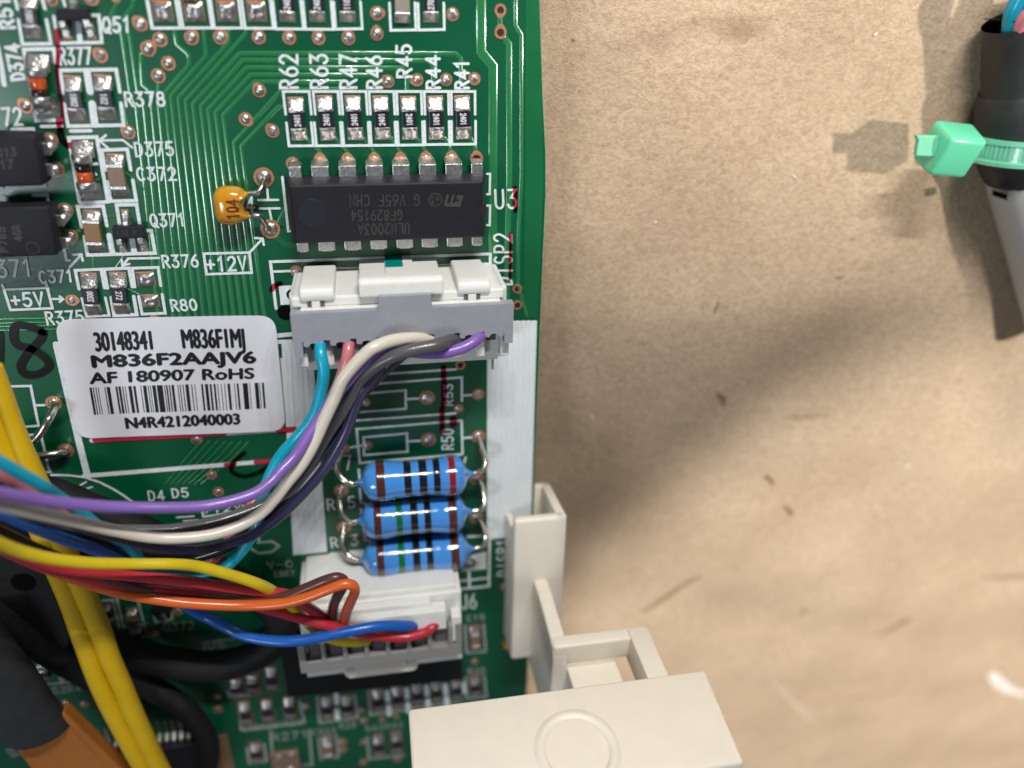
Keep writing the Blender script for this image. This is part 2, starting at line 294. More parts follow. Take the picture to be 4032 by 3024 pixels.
# ------------------------------------------------------------------ the paper the board lies over
def paper():
    n, x0, x1, y0, y1 = 190, -16.0, 26.0, -24.0, 18.0; vs = []; fs = []
    for j in range(n + 1):
        for i in range(n + 1):
            x = x0 + (x1 - x0) * i / n; y = y0 + (y1 - y0) * j / n
            t = max(0, min(1, (1.2 - x) / 1.6)); z = -0.66 - .34 * t * t * (3 - 2 * t) + 0.16 * noise.noise(Vector((x * .22 + 3, y * .22, 1))) + 0.07 * noise.noise(Vector((x * .7, y * .7, 4)))
            d = (x * 0.72 - y * 0.69) ; z += 0.15 * math.exp(-((x * 0.80 - y * 0.62 - 2.9) / 0.65) ** 2) * min(1, max(0, x - .6)) * (0.6 + 0.5 * noise.noise(Vector((d * .3, 2, 2))))
            z -= .20 * max(0, -y + .5) * (1 - .8 * max(0, min(1, (1.0 - x)))) ; z -= 0.10 * math.exp(-((x * 0.35 + y * 0.93 + 4.2) / 0.8) ** 2)
            vs.append((x, y, z)); k = j * (n + 1) + i
            if i < n and j < n: fs.append((k, k + 1, k + n + 2, k + n + 1))
    o = MB().add(vs, fs).build('kraft_paper_surface', 'paper', smooth=True); o['kind'] = 'structure'; o['label'] = 'creased brown kraft paper spread under the circuit board'
    return o
PAPER = paper()
from mathutils.bvhtree import BVHTree
_bvh = BVHTree.FromPolygons([v.co for v in PAPER.data.vertices], [p.vertices for p in PAPER.data.polygons])
def onpaper(px, py):
    d = AXr(px, py).normalized(); r = _bvh.ray_cast(CAM, d); return r[0]
def blot(name, pts, material, wpx, parent):
    """a flat mark following the paper: pts in photograph pixels"""
    ps = [onpaper(*p) for p in pts]; mb = MB(); n = len(ps); vs = []
    for i, p in enumerate(ps):
        t = (ps[min(i + 1, n - 1)] - ps[max(i - 1, 0)]).normalized(); s_ = Vector((-t.y, t.x, 0)); hw = wpx * cmpx(p) * .5 * (math.sin(math.pi * (i + .5) / n) ** .6) * random.uniform(.75, 1.15)
        vs += [p + s_ * hw + Vector((0, 0, .012)), p - s_ * hw + Vector((0, 0, .012))]
    mb.add(vs, [(2 * i, 2 * i + 1, 2 * i + 3, 2 * i + 2) for i in range(n - 1)]); return mb.build(name, material, parent)
for pts, wd in (([(2515, 2410), (2570, 2385), (2620, 2350), (2680, 2310), (2760, 2265)], 26), ([(3460, 2500), (3510, 2475), (3560, 2445), (3590, 2430)], 24), ([(3010, 1870), (3030, 1885), (3045, 1910)], 26), ([(2820, 1545), (2845, 1570), (2850, 1600)], 26),
                ([(3085, 1990), (3110, 2010), (3115, 2030)], 22), ([(2810, 1230), (2822, 1205), (2830, 1185)], 14), ([(3350, 950), (3365, 935)], 12), ([(3290, 1095), (3320, 1090)], 14), ([(3150, 2420), (3180, 2395)], 22), ([(2250, 155), (2262, 160)], 14)):
    blot('scuff_mark', pts, 'smudge', wd, PAPER)
for pts, wd in (([(3895, 2650), (3930, 2680), (3975, 2710), (4040, 2730)], 60), ([(3565, 1840), (3580, 1822)], 22), ([(3440, 138), (3452, 130)], 14), ([(3120, 690), (3135, 700)], 9), ([(3040, 2680), (3100, 2740), (3160, 2800), (3200, 2840)], 5), ([(2330, 1630), (2334, 1655)], 9), ([(2575, 872), (2585, 872)], 12)):
    blot('white_fleck', pts, 'fleck', wd, PAPER)
# ------------------------------------------------------------------ the circuit board
board = thing('circuit_board', 'green printed circuit board with white lettering, filling the left of the picture', 'circuit board', (-1.4, 0, 0))
edge = [(0.19, 5.6), (0.19, 4.0), (0.245, 3.2), (0.30, 2.6), (0.315, 2.2), (0.31, 1.2), (0.31, -7.2), (-9.2, -7.2), (-9.2, 5.6)]
prism(edge, -0.16, 0.0, 0.012).build('substrate', 'mask', board); ribbon([(p[0] + .004, p[1]) for p in edge[:7]], .012, -.15, .135).build('laminate_edge', 'laminate', board)
def line(z, pts, wpx, closed=False, m='silk', name='legend_line', zz=0.0075, h=0.002, caps=True, label=None):
    ps = [Q(z, *p) for p in pts]; wd = wpx * 1.12 * cmpx(ps[0]); return ribbon(ps, wd, zz + random.uniform(0, .0006), h, closed, caps=caps).build(name, m, board, label=label)
def txt(z, s_, p0, p1, pt, wpx=9, m='silk', zz=0.0078, label=True):
    a, b, c = Q(z, *p0), Q(z, *p1), Q(z, *pt)
    return glyphs(s_, a, b - a, c - a, wpx * .93 * cmpx(a), zz).build('legend_text', m, board, label=('white printed lettering %s' % s_) if label else None)
def patch(z, pts, m, zz, h, name, label=None):
    ps = [Q(z, *p) for p in pts]; return prism([(p.x, p.y) for p in ps], zz, zz + h).build(name, m, board, label=label)
def trace(z, pts, wpx, m='trace', h=0.0068, name='copper_trace', zz=0.0004):
    ps = [Q(z, *p) for p in pts]; return ribbon(ps, wpx * cmpx(ps[0]), zz, h, rnd=True).build(name, m, board, smooth=True)
# bus of parallel traces ------------------------------------------------
tops = [(535, 418), (564, 405), (593, 392), (620, 378), (647, 366), (672, 376), (701, 386), (730, 396), (759, 408), (790, 418), (819, 431), (848, 441), (878, 453), (920, 561), (949, 575)]
bots = [(612 + 29.64 * i, 1150) for i in range(15)]
heads = {0: [(1280, 20), (1190, 190), (1320, 350), (1410, 990)], 1: [(1450, 0), (1440, 80), (1330, 200), (1410, 400), (1490, 970)], 2: [(1530, 590), (1545, 920), (1640, 1000)], 3: [(1725, 890)]}
heads2 = {4: [(240, 330), (260, 480), (390, 590), (400, 700)], 5: [(560, 330), (585, 600)], 6: [(830, 330), (830, 460)], 7: [(1015, 320), (1010, 370)], 13: [(2212, 968), (1400, 985)], 14: [(1430, 1168), (1370, 1165)]}
heads3 = {8: [(1817, 359), (1814, 229), (1794, 211), (944, 210)], 9: [(1706, 359), (1704, 260), (1684, 239), (956, 237)], 10: [(1602, 359), (1601, 291), (1586, 268), (971, 266)], 11: [(1492, 359), (1489, 322), (1466, 297), (987, 294)], 12: [(1383, 359), (1383, 343), (1362, 323), (1002, 322)]}
for i in range(15):
    t, b = tops[i], bots[i]; dx = (b[0] - t[0]) / (b[1] - t[1]); h_ = heads3.get(i) or [(p[0] * .3617 + (600 if i > 3 else 0), p[1] * .3617) for p in (heads.get(i) or heads2[i])]
    trace(0, h_ + [(t[0], t[1]), (b[0], b[1]), (b[0] + dx * 160, b[1] + 160)], 17)
# wide rails beside the right edge
trace(0, [(1895, -30), (1895, 204), (1942, 260), (1941, 700), (1940, 1000), (1943, 1440)], 38, h=0.007); trace(3, [(1768, 120), (1768, 200)], 22)
trace(0, [(1986, 151), (2005, 174), (2005, 700), (1998, 1000), (1996, 1250)], 26, h=0.007); trace(0, [(2030, -30), (2030, 99), (2053, 136), (2053, 700), (2042, 900), (2040, 1120), (2075, 1240)], 18, h=0.007)
patch(0, [(2068, -40), (2118, -40), (2140, 700), (2128, 1000), (2118, 1250), (2060, 1250), (2068, 700)], 'pour', 0.0003, 0.004, 'copper_plane')
for y in (205, 235, 262, 290): trace(8, [(-60, y), (700, y - 14)], 9)
trace(4, [(590, 440), (700, 530)], 8); trace(4, [(1180, 430), (1340, 560), (1360, 640)], 8); trace(4, [(1000, 835), (1090, 835)], 7); trace(4, [(870, 1210), (870, 1310)], 10); trace(4, [(1150, 1210), (1080, 1310)], 9)
trace(1, [(930, 1110), (1040, 1040)], 9); trace(1, [(1340, 1130), (1400, 1400)], 8); trace(4, [(1190, 1510), (1330, 1580)], 8)
trace(5, [(1110, 920), (1190, 760), (1400, 620)], 34, m='pour'); trace(5, [(1040, 1040), (1160, 1150), (1300, 1150)], 26, m='pour')
patch(11, [(640, -40), (2060, -60), (2040, 90), (700, 190)], 'mask', 0.0002, 0.002, 'mask_plane')
for k in range(7): trace(11, [(1250 + 45 * k, 300), (1420 + 60 * k, 90), (1520 + 60 * k, -20)], 6)
# chip row pads fanning to the integrated circuit
padx = [208, 425, 641, 853, 1060, 1262, 1463, 1660]; pady = [188, 165, 165, 162, 158, 152, 148, 148]
for k in range(1, 8):
    ps = [Q(6, padx[k] - 28, pady[k] - 45), Q(6, padx[k] + 28, pady[k] - 45), Q(6, padx[k] - 5, 60), Q(6, padx[k] - 18, 50)]
    prism([(p.x, p.y) for p in ps], 0.0004, 0.0055).build('copper_trace', 'trace', board)
    if k < 8: trace(3, [([0, 300, 520, 735, 945, 1140, 1352, 1548][k], 1045), ([0, 380, 590, 800, 1000, 1195, 1392, 1585][k], 1130)], 15)
# vias -------------------------------------------------------------------
def via(z, x, y, r, kind='dome', drop=None, squeeze=1.0):
    c = Q(z, x, y); rr = r * ZO[z][2] * cmpx(c); o = ring_solid(c, rr * 0.56, rr * .96, 0.0015, 0.0095, drop=drop).build('via', 'copper', board, smooth=True, angle=30)
    if kind == 'hole': MB().add(disc(c.x, c.y, 0.0055, rr * 0.60), [tuple(range(20))]).build('hole', 'hole', o)
    elif kind == 'dim':
        dome(c, rr * 0.62, 0.004, rr * 0.22).build('solder_fill', 'solder', o, smooth=True)
    else: dome(c, rr * random.uniform(.6, .74), 0.007, rr * random.uniform(.25, .42), rough=.04).build('solder_dome', 'solder', o, smooth=True)
    return o
for a in [(1, 1530, 260, 82), (1, 1745, 430, 82), (1, 1615, 530, 85), (1, 1835, 690, 80), (1, 1725, 825, 80), (1, 2085, 410, 80), (1, 1098, 605, 80), (1, 283, 1155, 80), (1, 1400, 1440, 76), (1, 560, -5, 72), (1, 1000, -15, 80), (1, 1265, -20, 50)]: via(*a, drop=random.choice([None, 2.3, .8]))
for a in [(2, 740, 405, 80, .6), (2, 1160, 405, 78, 1.7), (2, 1490, 410, 78, 1.6), (2, 1810, 412, 78, 1.6), (2, 2135, 412, 78, 1.6), (2, 1165, 985, 76, 2.0), (2, 1015, 1295, 76, -.8), (2, 1310, 1425, 76, 2.3)]: via(*a[:4], drop=a[4])
via(3, 835, 100, 54, drop=0.1); via(3, 835, 255, 52, drop=1.6); via(3, 1408, 108, 52); via(3, 1770, 78, 48, 'hole', -1.57); via(3, 1770, 245, 50, 'hole', 1.57)
via(3, 920, 617, 50, drop=2.6); via(3, 1140, 605, 50, drop=3.4); via(3, 1358, 603, 50); via(3, 1573, 597, 50, 'dim')
via(4, 672, 1615, 60, 'dim', 0); via(7, 235, 235, 50); via(7, 1985, 375, 42, 'hole'); via(7, 1985, 505, 42, 'hole'); via(7, 205, 420, 50, 'hole'); via(8, 1490, 1115, 45)
via(9, 1533, 175, 44, 'hole'); via(9, 1675, 405, 52); via(9, 1270, 432, 66); via(9, 785, 468, 40); via(9, 1520, 515, 42, 'dim'); via(9, 1280, 765, 66); via(9, 795, 810, 45); via(9, 1663, 1075, 42, 'dim')
via(11, 1605, 230, 40, 'dim'); via(11, 1655, 358, 42, 'dim'); via(8, 1165, 190, 28, 'dim')
for a in [(13, 100, 1000, 34), (13, 108, 1095, 36), (13, 740, 1070, 34), (13, 1150, 1100, 30), (13, 1165, 1175, 32), (13, 1970, 745, 30), (13, 1165, 1330, 30), (13, 1165, 1475, 32), (13, 1010, 1330, 36), (13, 1010, 1385, 36), (13, 1300, 1165, 26), (13, 1400, 1145, 26), (13, 1410, 1450, 34),
          (12, 1720, 140, 46), (12, 1495, 350, 50), (12, 635, 1020, 38), (12, 820, 1035, 46), (12, 940, 955, 46), (14, 620, 650, 30)]: via(*a, kind='dim')
for k in range(8):
    c = Q(6, padx[k], pady[k] + 4); rr = 58 * .4973 * cmpx(c); via(6, padx[k], pady[k] + 4, 58, 'hole' if k == 7 else 'dome', None if k == 0 else 1.57)
    via(6, [285, 478, 685, 890, 1092, 1292, 1490, 1665][k], [842, 838, 832, 826, 820, 812, 806, 800][k], 42, 'dim')
# bare solder lands
def land(z, x, y, wz, hz, lab='empty solder land', name='solder_land'):
    c = Q(z, x, y); s_ = ZO[z][2] * cmpx(c); wx, wy = wz * s_, hz * s_; n = 8; vs = []; fs = []
    base = box(c.x - wx / 2 - .006, c.x + wx / 2 + .006, c.y - wy / 2 - .004, c.y + wy / 2 + .014, 0.0, 0.006, 0.002).build('copper_pad', 'copper', board)
    for j in range(n + 1):
        for i in range(n + 1):
            u, v = i / n * 2 - 1, j / n * 2 - 1; e = (1 - abs(u) ** 4) * (1 - abs(v) ** 4); z_ = 0.006 + 0.032 * e * (1 - 0.40 * math.exp(-((u - .1) ** 2 + (v + .15) ** 2) * 5)) + 0.003 * random.random() * e
            vs.append((c.x + u * wx / 2, c.y + v * wy / 2 * (1 - .12 * (v > .6) * math.cos(u * 1.5)), z_)); k = j * (n + 1) + i
            if i < n and j < n: fs.append((k, k + 1, k + n + 2, k + n + 1))
    return MB().add(vs, fs).build(name, 'solder', base, smooth=True)
for z, x, y in ((1, 1775, 128), (2, 460, 128), (2, 808, 128), (2, 1137, 128)): land(z, x, y, 185, 190)
c_ = Q(1, 2110, 125); land(1, 2108, 127, 185, 190)
land(4, 1365, 1420, 150, 125); land(8, 1140, 68, 120, 92)
# legend: frames ---------------------------------------------------------
def uframe(z, a, b, leg, wpx=10, up=False):
    A, B = Q(z, *a), Q(z, *b); s_ = ZO[z][2] * cmpx(A) * leg * (1 if up else -1); wd = wpx * cmpx(A)
    ribbon([(A.x, A.y + s_), (A.x, A.y), (B.x, B.y), (B.x, B.y + s_)], wd, 0.0075 + random.uniform(0, .0006), 0.002).build('legend_frame', 'silk', board)
for a, b in zip((125, 352, 563, 775, 983, 1193, 1397), (322, 540, 752, 962, 1170, 1376, 1577)): uframe(3, (a, 692), (b, 692), 165)
for a, b, y in zip((170, 378, 585, 793, 998, 1200, 1402), (355, 572, 780, 980, 1185, 1385, 1582), (1104, 1103, 1102, 1100, 1098, 1094, 1092)): uframe(3, (a, y), (b, y - 2), 168, up=True)
for a, b in (((1665, 308), (1965, 305)), ): uframe(1, a, b, 275, up=True)
for a, b in (((-5, 305), (305, 303)),((338, 305), (652, 303)), ((678, 305), (978, 305)), ((1012, 306), (1318, 308)), ((1345, 314), (1645, 315)), ((1668, 317), (1970, 319))): uframe(2, a, b, 275, up=True)
uframe(3, (523, 220), (724, 217), 185, up=True); uframe(3, (940, 229), (1130, 226), 185, up=True); uframe(3, (1152, 227), (1345, 223), 180, up=True)
for pts, wd in (([(205, 215), (250, 480), (560, 475), (510, 215)], 11), ([(170, -20), (195, 100)], 11), ([(460, -20), (495, 95)], 11), ([(590, 180), (640, 470), (1113, 460), (1078, 165), (1000, 165)], 11), ([(858, 260), (875, 450)], 17), ([(690, -10), (712, 65)], 10),
                ([(372, 1105), (262, 537), (588, 530), (612, 680)], 12), ([(385, 1225), (398, 1312), (680, 1304)], 12), ([(455, 1375), (675, 1370)], 11), ([(690, 1010), (657, 765), (1268, 755), (1308, 1000)], 12), ([(950, 780), (985, 995)], 24), ([(703, 1130), (745, 1372), (1350, 1360), (1318, 1120)], 12), ([(1008, 1130), (1035, 1350)], 25), ([(775, 1425), (992, 1420)], 12)):
    line(1, pts, wd)
line(1, [(-30, 480), (15, 700), (50, 920)], 17)
for pts, wd in (([(115, 20), (312, 15), (325, 68)], 11), ([(745, 700), (645, 100), (905, 92), (1010, 690)], 12), ([(755, 705), (1010, 697)], 12), ([(865, 345), (908, 342)], 10), ([(985, 400), (950, 215), (1190, 205), (1222, 398)], 12), ([(1010, 510), (1037, 690), (1275, 685), (1242, 495)], 12),
                ([(765, 930), (727, 740), (965, 735), (1000, 920)], 12), ([(790, 1020), (820, 1193), (1450, 1175), (1413, 965), (1360, 965)], 12), ([(1022, 1010), (1052, 1170)], 19), ([(1235, 1050), (1255, 1170)], 19), ([(1120, 920), (1090, 725), (1277, 722), (1308, 915)], 12), ([(315, 635), (442, 632), (457, 720)], 12),
                ([(-30, 650), (45, 645)], 10), ([(-30, 570), (30, 572)], 10), ([(240, 545), (420, 543), (410, 490)], 12), ([(600, 1130), (625, 1240), (650, 1240)], 10), ([(655, 1305), (762, 1188)], 8), ([(685, 1190), (762, 1186), (775, 1245)], 8), ([(1485, 1220), (1200, 1225), (1145, 1292)], 8), ([(1138, 1238), (1145, 1292), (1210, 1275)], 8),
                ([(740, 1510), (705, 1335), (945, 1325), (978, 1500)], 10), ([(1005, 1500), (972, 1325), (1205, 1315), (1237, 1490)], 11), ([(955, 1335), (985, 1495)], 14), ([(1260, 1490), (1237, 1315), (1477, 1308), (1502, 1478)], 10), ([(930, 125), (1150, 120), (1235, 190)], 8), ([(990, 75), (930, 125), (1010, 195)], 8)):
    line(4, pts, wd)
a_ = [Q(4, 890, 415), Q(4, 915, 445), Q(4, 895, 455)]; prism([(p.x, p.y) for p in a_], .0075, .0095).build('legend_line', 'silk', board)
for pts, wd in (([(622, 45), (657, 182), (830, 175), (800, 40)], 9), ([(845, 38), (867, 175), (1038, 168), (1015, 30)], 12), ([(1052, 30), (1078, 165), (1253, 157), (1230, 15)], 10), ([(400, 50), (478, 50)], 8), ([(455, 30), (480, 50), (455, 72)], 8),
                ([(40, 712), (235, 708), (295, 1010), (185, 1018)], 9), ([(262, 855), (337, 853)], 9), ([(215, 1080), (312, 1075), (370, 1330), (385, 1358), (325, 1360)], 9), ([(430, 395), (500, 700), (600, 1130), (665, 1390)], 24), ([(640, 1390), (1200, 1345), (2070, 1275)], 17), ([(700, 1120), (1400, 1085), (2230, 1035)], 18), ([(2080, 330), (2225, 315)], 16), ([(2115, 375), (2225, 372)], 16)):
    line(8, pts, wd)
line(11, [(390, 228), (520, 230), (640, 245), (760, 285), (860, 335), (940, 385), (1000, 430)], 8, m='silk'); line(11, [(610, 305), (655, 280)], 6); line(11, [(660, 330), (700, 318)], 6)
line(8, [(22, -55), (82, 133), (400, 120), (352, -68)], 9); line(4, [(52, 1512), (455, 1497)], 8)
for pts in ([(975, 535), (985, 645)], [(878, 655), (1095, 653)], [(893, 748), (1110, 745)], [(998, 750), (1020, 862)], [(790, 1218), (925, 1075)], [(842, 1068), (925, 1072), (938, 1143)]): line(5, pts, 8)
line(5, [(285, 1238), (782, 1226), (806, 1445), (316, 1462)], 9, closed=True)
line(6, [(125, 295), (172, 722), (185, 722)], 9); line(6, [(1745, 270), (1768, 270), (1765, 430), (1745, 430)], 8, name='legend_frame'); line(6, [(1745, 520), (1768, 520), (1765, 675), (1745, 675)], 8, name='legend_frame')
line(7, [(75, 530), (30, 160), (1770, 98), (1768, 200)], 10); line(7, [(52, 238), (185, 233)], 9); line(7, [(320, 218), (740, 208)], 9); line(7, [(1340, 188), (1755, 176)], 9)
patch(7, [(95, 352), (228, 346), (215, 495), (112, 502)], 'silk', .0075, .002, 'legend_block'); c = Q(7, 150, 565); MB().add(disc(c.x, c.y, .003, .085), [tuple(range(20))]).build('mounting_hole', 'pitch', board)
for pts, wd in (([(840, 250), (1495, 207)], 9), ([(780, 328), (1545, 270), (1545, 458)], 9), ([(1545, 415), (1618, 410)], 9), ([(760, 400), (1100, 372), (1102, 518), (745, 545)], 9), ([(1102, 442), (1200, 438)], 9), ([(710, 612), (1492, 555)], 9), ([(665, 825), (750, 808)], 9),
                ([(1550, 752), (1618, 745)], 9), ([(1115, 777), (1208, 772)], 9)): line(9, pts, wd)
line(9, [(712, 680), (1543, 612), (1550, 878), (737, 948)], 9, closed=True); line(9, [(768, 745), (1110, 713), (1115, 858), (770, 885)], 9, closed=True)
line(10, [(580, 215), (590, 310)], 8); line(10, [(590, 380), (600, 500), (650, 515)], 8); line(10, [(600, 560), (640, 830), (700, 835)], 8); line(10, [(1510, 110), (1500, 160)], 8)
line(10, [(330, 945), (640, 915)], 6); line(10, [(1530, 800), (1720, 790), (1715, 1230), (1430, 1260)], 9); line(10, [(1420, 1190), (1700, 1160)], 7); line(10, [(1540, 1110), (1545, 1240)], 9); patch(10, [(1560, 960), (1690, 930), (1690, 1080), (1460, 1105), (1500, 1060)], 'silk', .0075, .002, 'legend_block')
via(10, 1550, 1030, 55, 'hole')
# white striped copper rests
def stripes(poly, n, lab):
    ps = [P(*p) for p in poly]; b_ = prism([(p.x, p.y) for p in ps], .001, .006).build('striped_block', 'stripe', board, label=lab); tl, tr, br, bl = ps
    for k in range(n):
        t = (k + .5) / n; a = tl.lerp(tr, t); c = bl.lerp(br, t); wd = (tr - tl).length / n * .62
        ribbon([(a.x, a.y - .015), (c.x, c.y + .015)], wd, .006, .006, rnd=True).build('raised_stripe', 'stripe', b_, smooth=True)
stripes([(1918, 1266), (2114, 1262), (2089, 2103), (1917, 2125)], 9, 'white block of raised stripes along the right edge'); stripes([(1108, 1345), (1228, 1340), (1288, 2172), (1155, 2185)], 6, 'white block of raised stripes under the wires')
# legend: lettering -----------------------------------------------------
for s_, x, y0, y1, wz in (('R62', 235, 668, 415, 130), ('R63', 462, 668, 412, 125), ('R47', 680, 668, 415, 120), ('R46', 872, 668, 425, 110), ('R45', 1097, 585, 340, 108), ('R44', 1312, 670, 425, 100), ('R41', 1530, 670, 455, 100)): txt(3, s_, (x, y0), (x - 4, y1), (x - wz, y0 + 2), 11)
txt(1, 'R51', (165, 305), (100, -30), (20, 310), 12); txt(1, 'D374', (275, 860), (205, 480), (135, 875), 12); txt(1, 'Q51', (1125, 352), (1425, 345), (1118, 195), 11); txt(1, 'R377', (660, 700), (1000, 692), (640, 525), 10); txt(1, 'R378', (1372, 1155), (1800, 1150), (1352, 1008), 10)
txt(1, '72', (50, 1362), (250, 1355), (20, 1180), 11); txt(4, 'D375', (1270, 272), (1625, 262), (1252, 148), 9); txt(4, 'C372', (1290, 498), (1650, 492), (1270, 382), 9); txt(4, 'Q371', (1415, 928), (1735, 920), (1395, 815), 9); txt(4, 'R376', (1525, 1310), (1855, 1300), (1508, 1200), 9); txt(4, 'C371', (380, 1455), (690, 1438), (362, 1345), 9)
txt(4, '371', (-10, 1400), (312, 1385), (-35, 1245), 10); txt(8, '+5V', (95, 110), (335, 100), (78, 10), 10); txt(8, 'R375', (360, 243), (640, 228), (342, 152), 9); txt(8, 'R80', (1305, 140), (1497, 133), (1288, 60), 9); txt(5, '+12V', (325, 1430), (750, 1415), (308, 1282), 10); txt(5, '4', (750, 785), (835, 785), (745, 620), 9)
txt(6, 'U3', (1808, 543), (1980, 540), (1802, 398), 10); txt(6, 'DISP2', (1940, 1148), (1935, 745), (1808, 1148), 9); txt(9, 'R53', (1472, 492), (1470, 325), (1408, 494), 7); txt(9, 'R50', (1478, 840), (1475, 680), (1390, 842), 7)
txt(9, '7', (622, 1002), (672, 1000), (612, 890), 7); txt(10, 'R', (310, 568), (375, 562), (300, 478), 7); txt(10, '5', (490, 552), (550, 548), (482, 455), 7); txt(10, 'R', (345, 895), (405, 890), (330, 812), 7); txt(10, '3', (520, 878), (575, 872), (510, 790), 7); txt(10, 'A', (300, 210), (350, 205), (290, 140), 7)
txt(10, 'DISP1', (1890, 1140), (1885, 825), (1790, 1143), 7); txt(10, 'J6', (1480, 1430), (1605, 1420), (1470, 1310), 8); txt(11, 'D4', (1130, 425), (1250, 418), (1118, 352), 6); txt(11, 'D5', (1308, 400), (1430, 392), (1298, 335), 6); txt(11, '+12V', (1540, 525), (1830, 495), (1530, 460), 6); line(11, [(1530, 470), (1540, 545), (1845, 505), (1840, 450)], 6); line(11, [(1340, 550), (1470, 540)], 6); line(11, [(1390, 578), (1500, 570)], 6)
txt(11, 'V-0', (2030, 935), (2220, 925), (2020, 885), 6, 'silk_grey'); txt(11, 'E887', (2080, 1000), (2230, 990), (2075, 960), 5, 'silk_grey'); line(11, [(1905, 700), (1960, 680), (1960, 740), (2060, 730), (2115, 765), (2060, 810), (1960, 820), (1890, 780)], 9, m='silk_grey')
txt(12, 'Q372', (1590, 325), (1885, 305), (1578, 255), 6, 'silk_grey'); txt(12, '52R40R', (520, 930), (930, 890), (508, 870), 6, 'silk_grey'); txt(12, '65', (60, 1470), (125, 1545), (130, 1455), 6, 'silk_grey'); txt(13, 'C15', (1915, 450), (2045, 440), (1910, 412), 5, 'silk_grey'); txt(13, 'R22', (1925, 835), (2050, 825), (1918, 798), 5, 'silk_grey')
txt(13, 'R22', (990, 1232), (1110, 1215), (985, 1195), 5, 'silk_grey'); txt(13, 'C222', (795, 1275), (965, 1255), (785, 1238), 5, 'silk_grey'); txt(13, 'C35R281R24', (290, 1250), (715, 1200), (280, 1215), 4, 'silk_grey', label=False); txt(13, 'R271', (500, 1320), (765, 1290), (492, 1272), 6, 'silk_grey'); txt(13, 'R43R42', (1185, 1250), (1450, 1215), (1178, 1215), 4, 'silk_grey', label=False)
line(17, [(1785, 580), (1775, 500), (2060, 470)], 6, m='silk_grey'); txt(17, 'U5', (1815, 560), (1960, 545), (1808, 505), 5, 'silk_grey', label=False)
for z, pts in ((13, [(830, 1000), (845, 1190), (1120, 1150), (1100, 985)]), (13, [(1200, 955), (1215, 1130), (1880, 1030)]), (13, [(1900, 480), (1910, 680), (2050, 670), (2035, 475)]), (13, [(1905, 860), (1915, 1010), (2055, 1000), (2040, 850)]), (13, [(180, 960), (195, 1000), (330, 985)]), (13, [(265, 1040), (275, 1240), (735, 1185), (700, 1030)]), (13, [(320, 1370), (335, 1480), (460, 1465), (440, 1340)]),
               (13, [(490, 1250), (510, 1515), (790, 1490), (770, 1240)]), (13, [(840, 1300), (855, 1450), (980, 1435), (965, 1280)]), (13, [(1190, 1290), (1205, 1450), (1460, 1420)]), (12, [(910, 40), (1090, 25), (1165, 315), (1075, 330)]), (12, [(1130, 10), (1225, 380)]), (12, [(1200, 285), (1420, 255)]), (12, [(1330, 10), (1430, 385)]), (12, [(1490, 180), (1510, 245), (1670, 215), (1660, 150)]), (12, [(450, 840), (920, 800)])):
    line(z, pts, 9, m='silk_grey')
for x, y in ((965, 1010), (970, 1120), (1335, 990), (1345, 1090), (1475, 970), (1485, 1070), (1620, 950), (1630, 1050), (1755, 940), (1765, 1030), (1895, 930)): line(13, [(x, y - 25), (x + 6, y + 35)], 18, m='silk')
for x, y in ((590, 760), (835, 770)): line(12, [(x, y - 45), (x + 12, y + 45)], 18, m='silk_grey')
# marker ink: red strokes and a hand-written 18
def ink(z, pts, wpx, m, nm, zz=.0125):
    ps = [Q(z, *p) for p in pts]; sp = spline([(p.x, p.y) for p in ps], 6); return ribbon(sp, wpx * cmpx(ps[0]), zz, .0012).build(nm, m, board)
ink(9, [(1398, 190), (1402, 330), (1400, 490)], 22, 'red_film', 'red_marker_stroke'); ink(9, [(1385, 520), (1388, 640), (1390, 700)], 22, 'red_film', 'red_marker_stroke'); ink(9, [(1475, 600), (1478, 640)], 30, 'red_film', 'red_marker_stroke')
ink(6, [(1965, 380), (1968, 460), (1970, 560)], 17, 'red_film', 'red_marker_stroke'); ink(6, [(1930, 740), (1928, 900), (1925, 1100)], 12, 'red_film', 'red_marker_stroke'); ink(7, [(110, 330), (60, 350), (40, 380)], 20, 'red_film', 'red_marker_stroke')
ink(1, [(625, 330), (640, 560), (625, 800), (670, 1100), (690, 1310)], 17, 'red_film', 'red_marker_stroke'); ink(1, [(640, 1300), (655, 1400)], 20, 'red_film', 'red_marker_stroke', .0145); ink(4, [(640, 170), (680, 165), (720, 150)], 22, 'red_film', 'red_marker_stroke')
ink(8, [(720, 1118), (1400, 1085), (1700, 1068)], 20, 'red_film', 'red_marker_stroke'); ink(8, [(2110, 1045), (2230, 1035)], 26, 'red_film', 'red_marker_stroke'); ink(11, [(1940, 130), (2065, 118)], 20, 'red_film', 'red_marker_stroke'); ink(11, [(1715, 150), (1775, 145)], 20, 'red_film', 'red_marker_stroke')
ink(8, [(330, 300), (240, 262), (130, 250), (105, 330), (140, 400), (250, 430), (350, 500), (375, 560), (300, 615), (200, 620), (160, 560), (200, 480), (270, 400), (320, 340), (325, 300)], 31, 'black_dense', 'marker_digit_eight', .014)
ink(8, [(0, 320), (0, 440), (-8, 590)], 30, 'black_dense', 'marker_digit_one', .014); ink(11, [(1850, 60), (1770, 130), (1760, 200), (1860, 235), (1990, 190), (2080, 110)], 18, 'black_film', 'marker_arc', .014)
ink(4, [(560, 20), (580, 120), (630, 170)], 26, 'black_film', 'marker_arc', .0015)
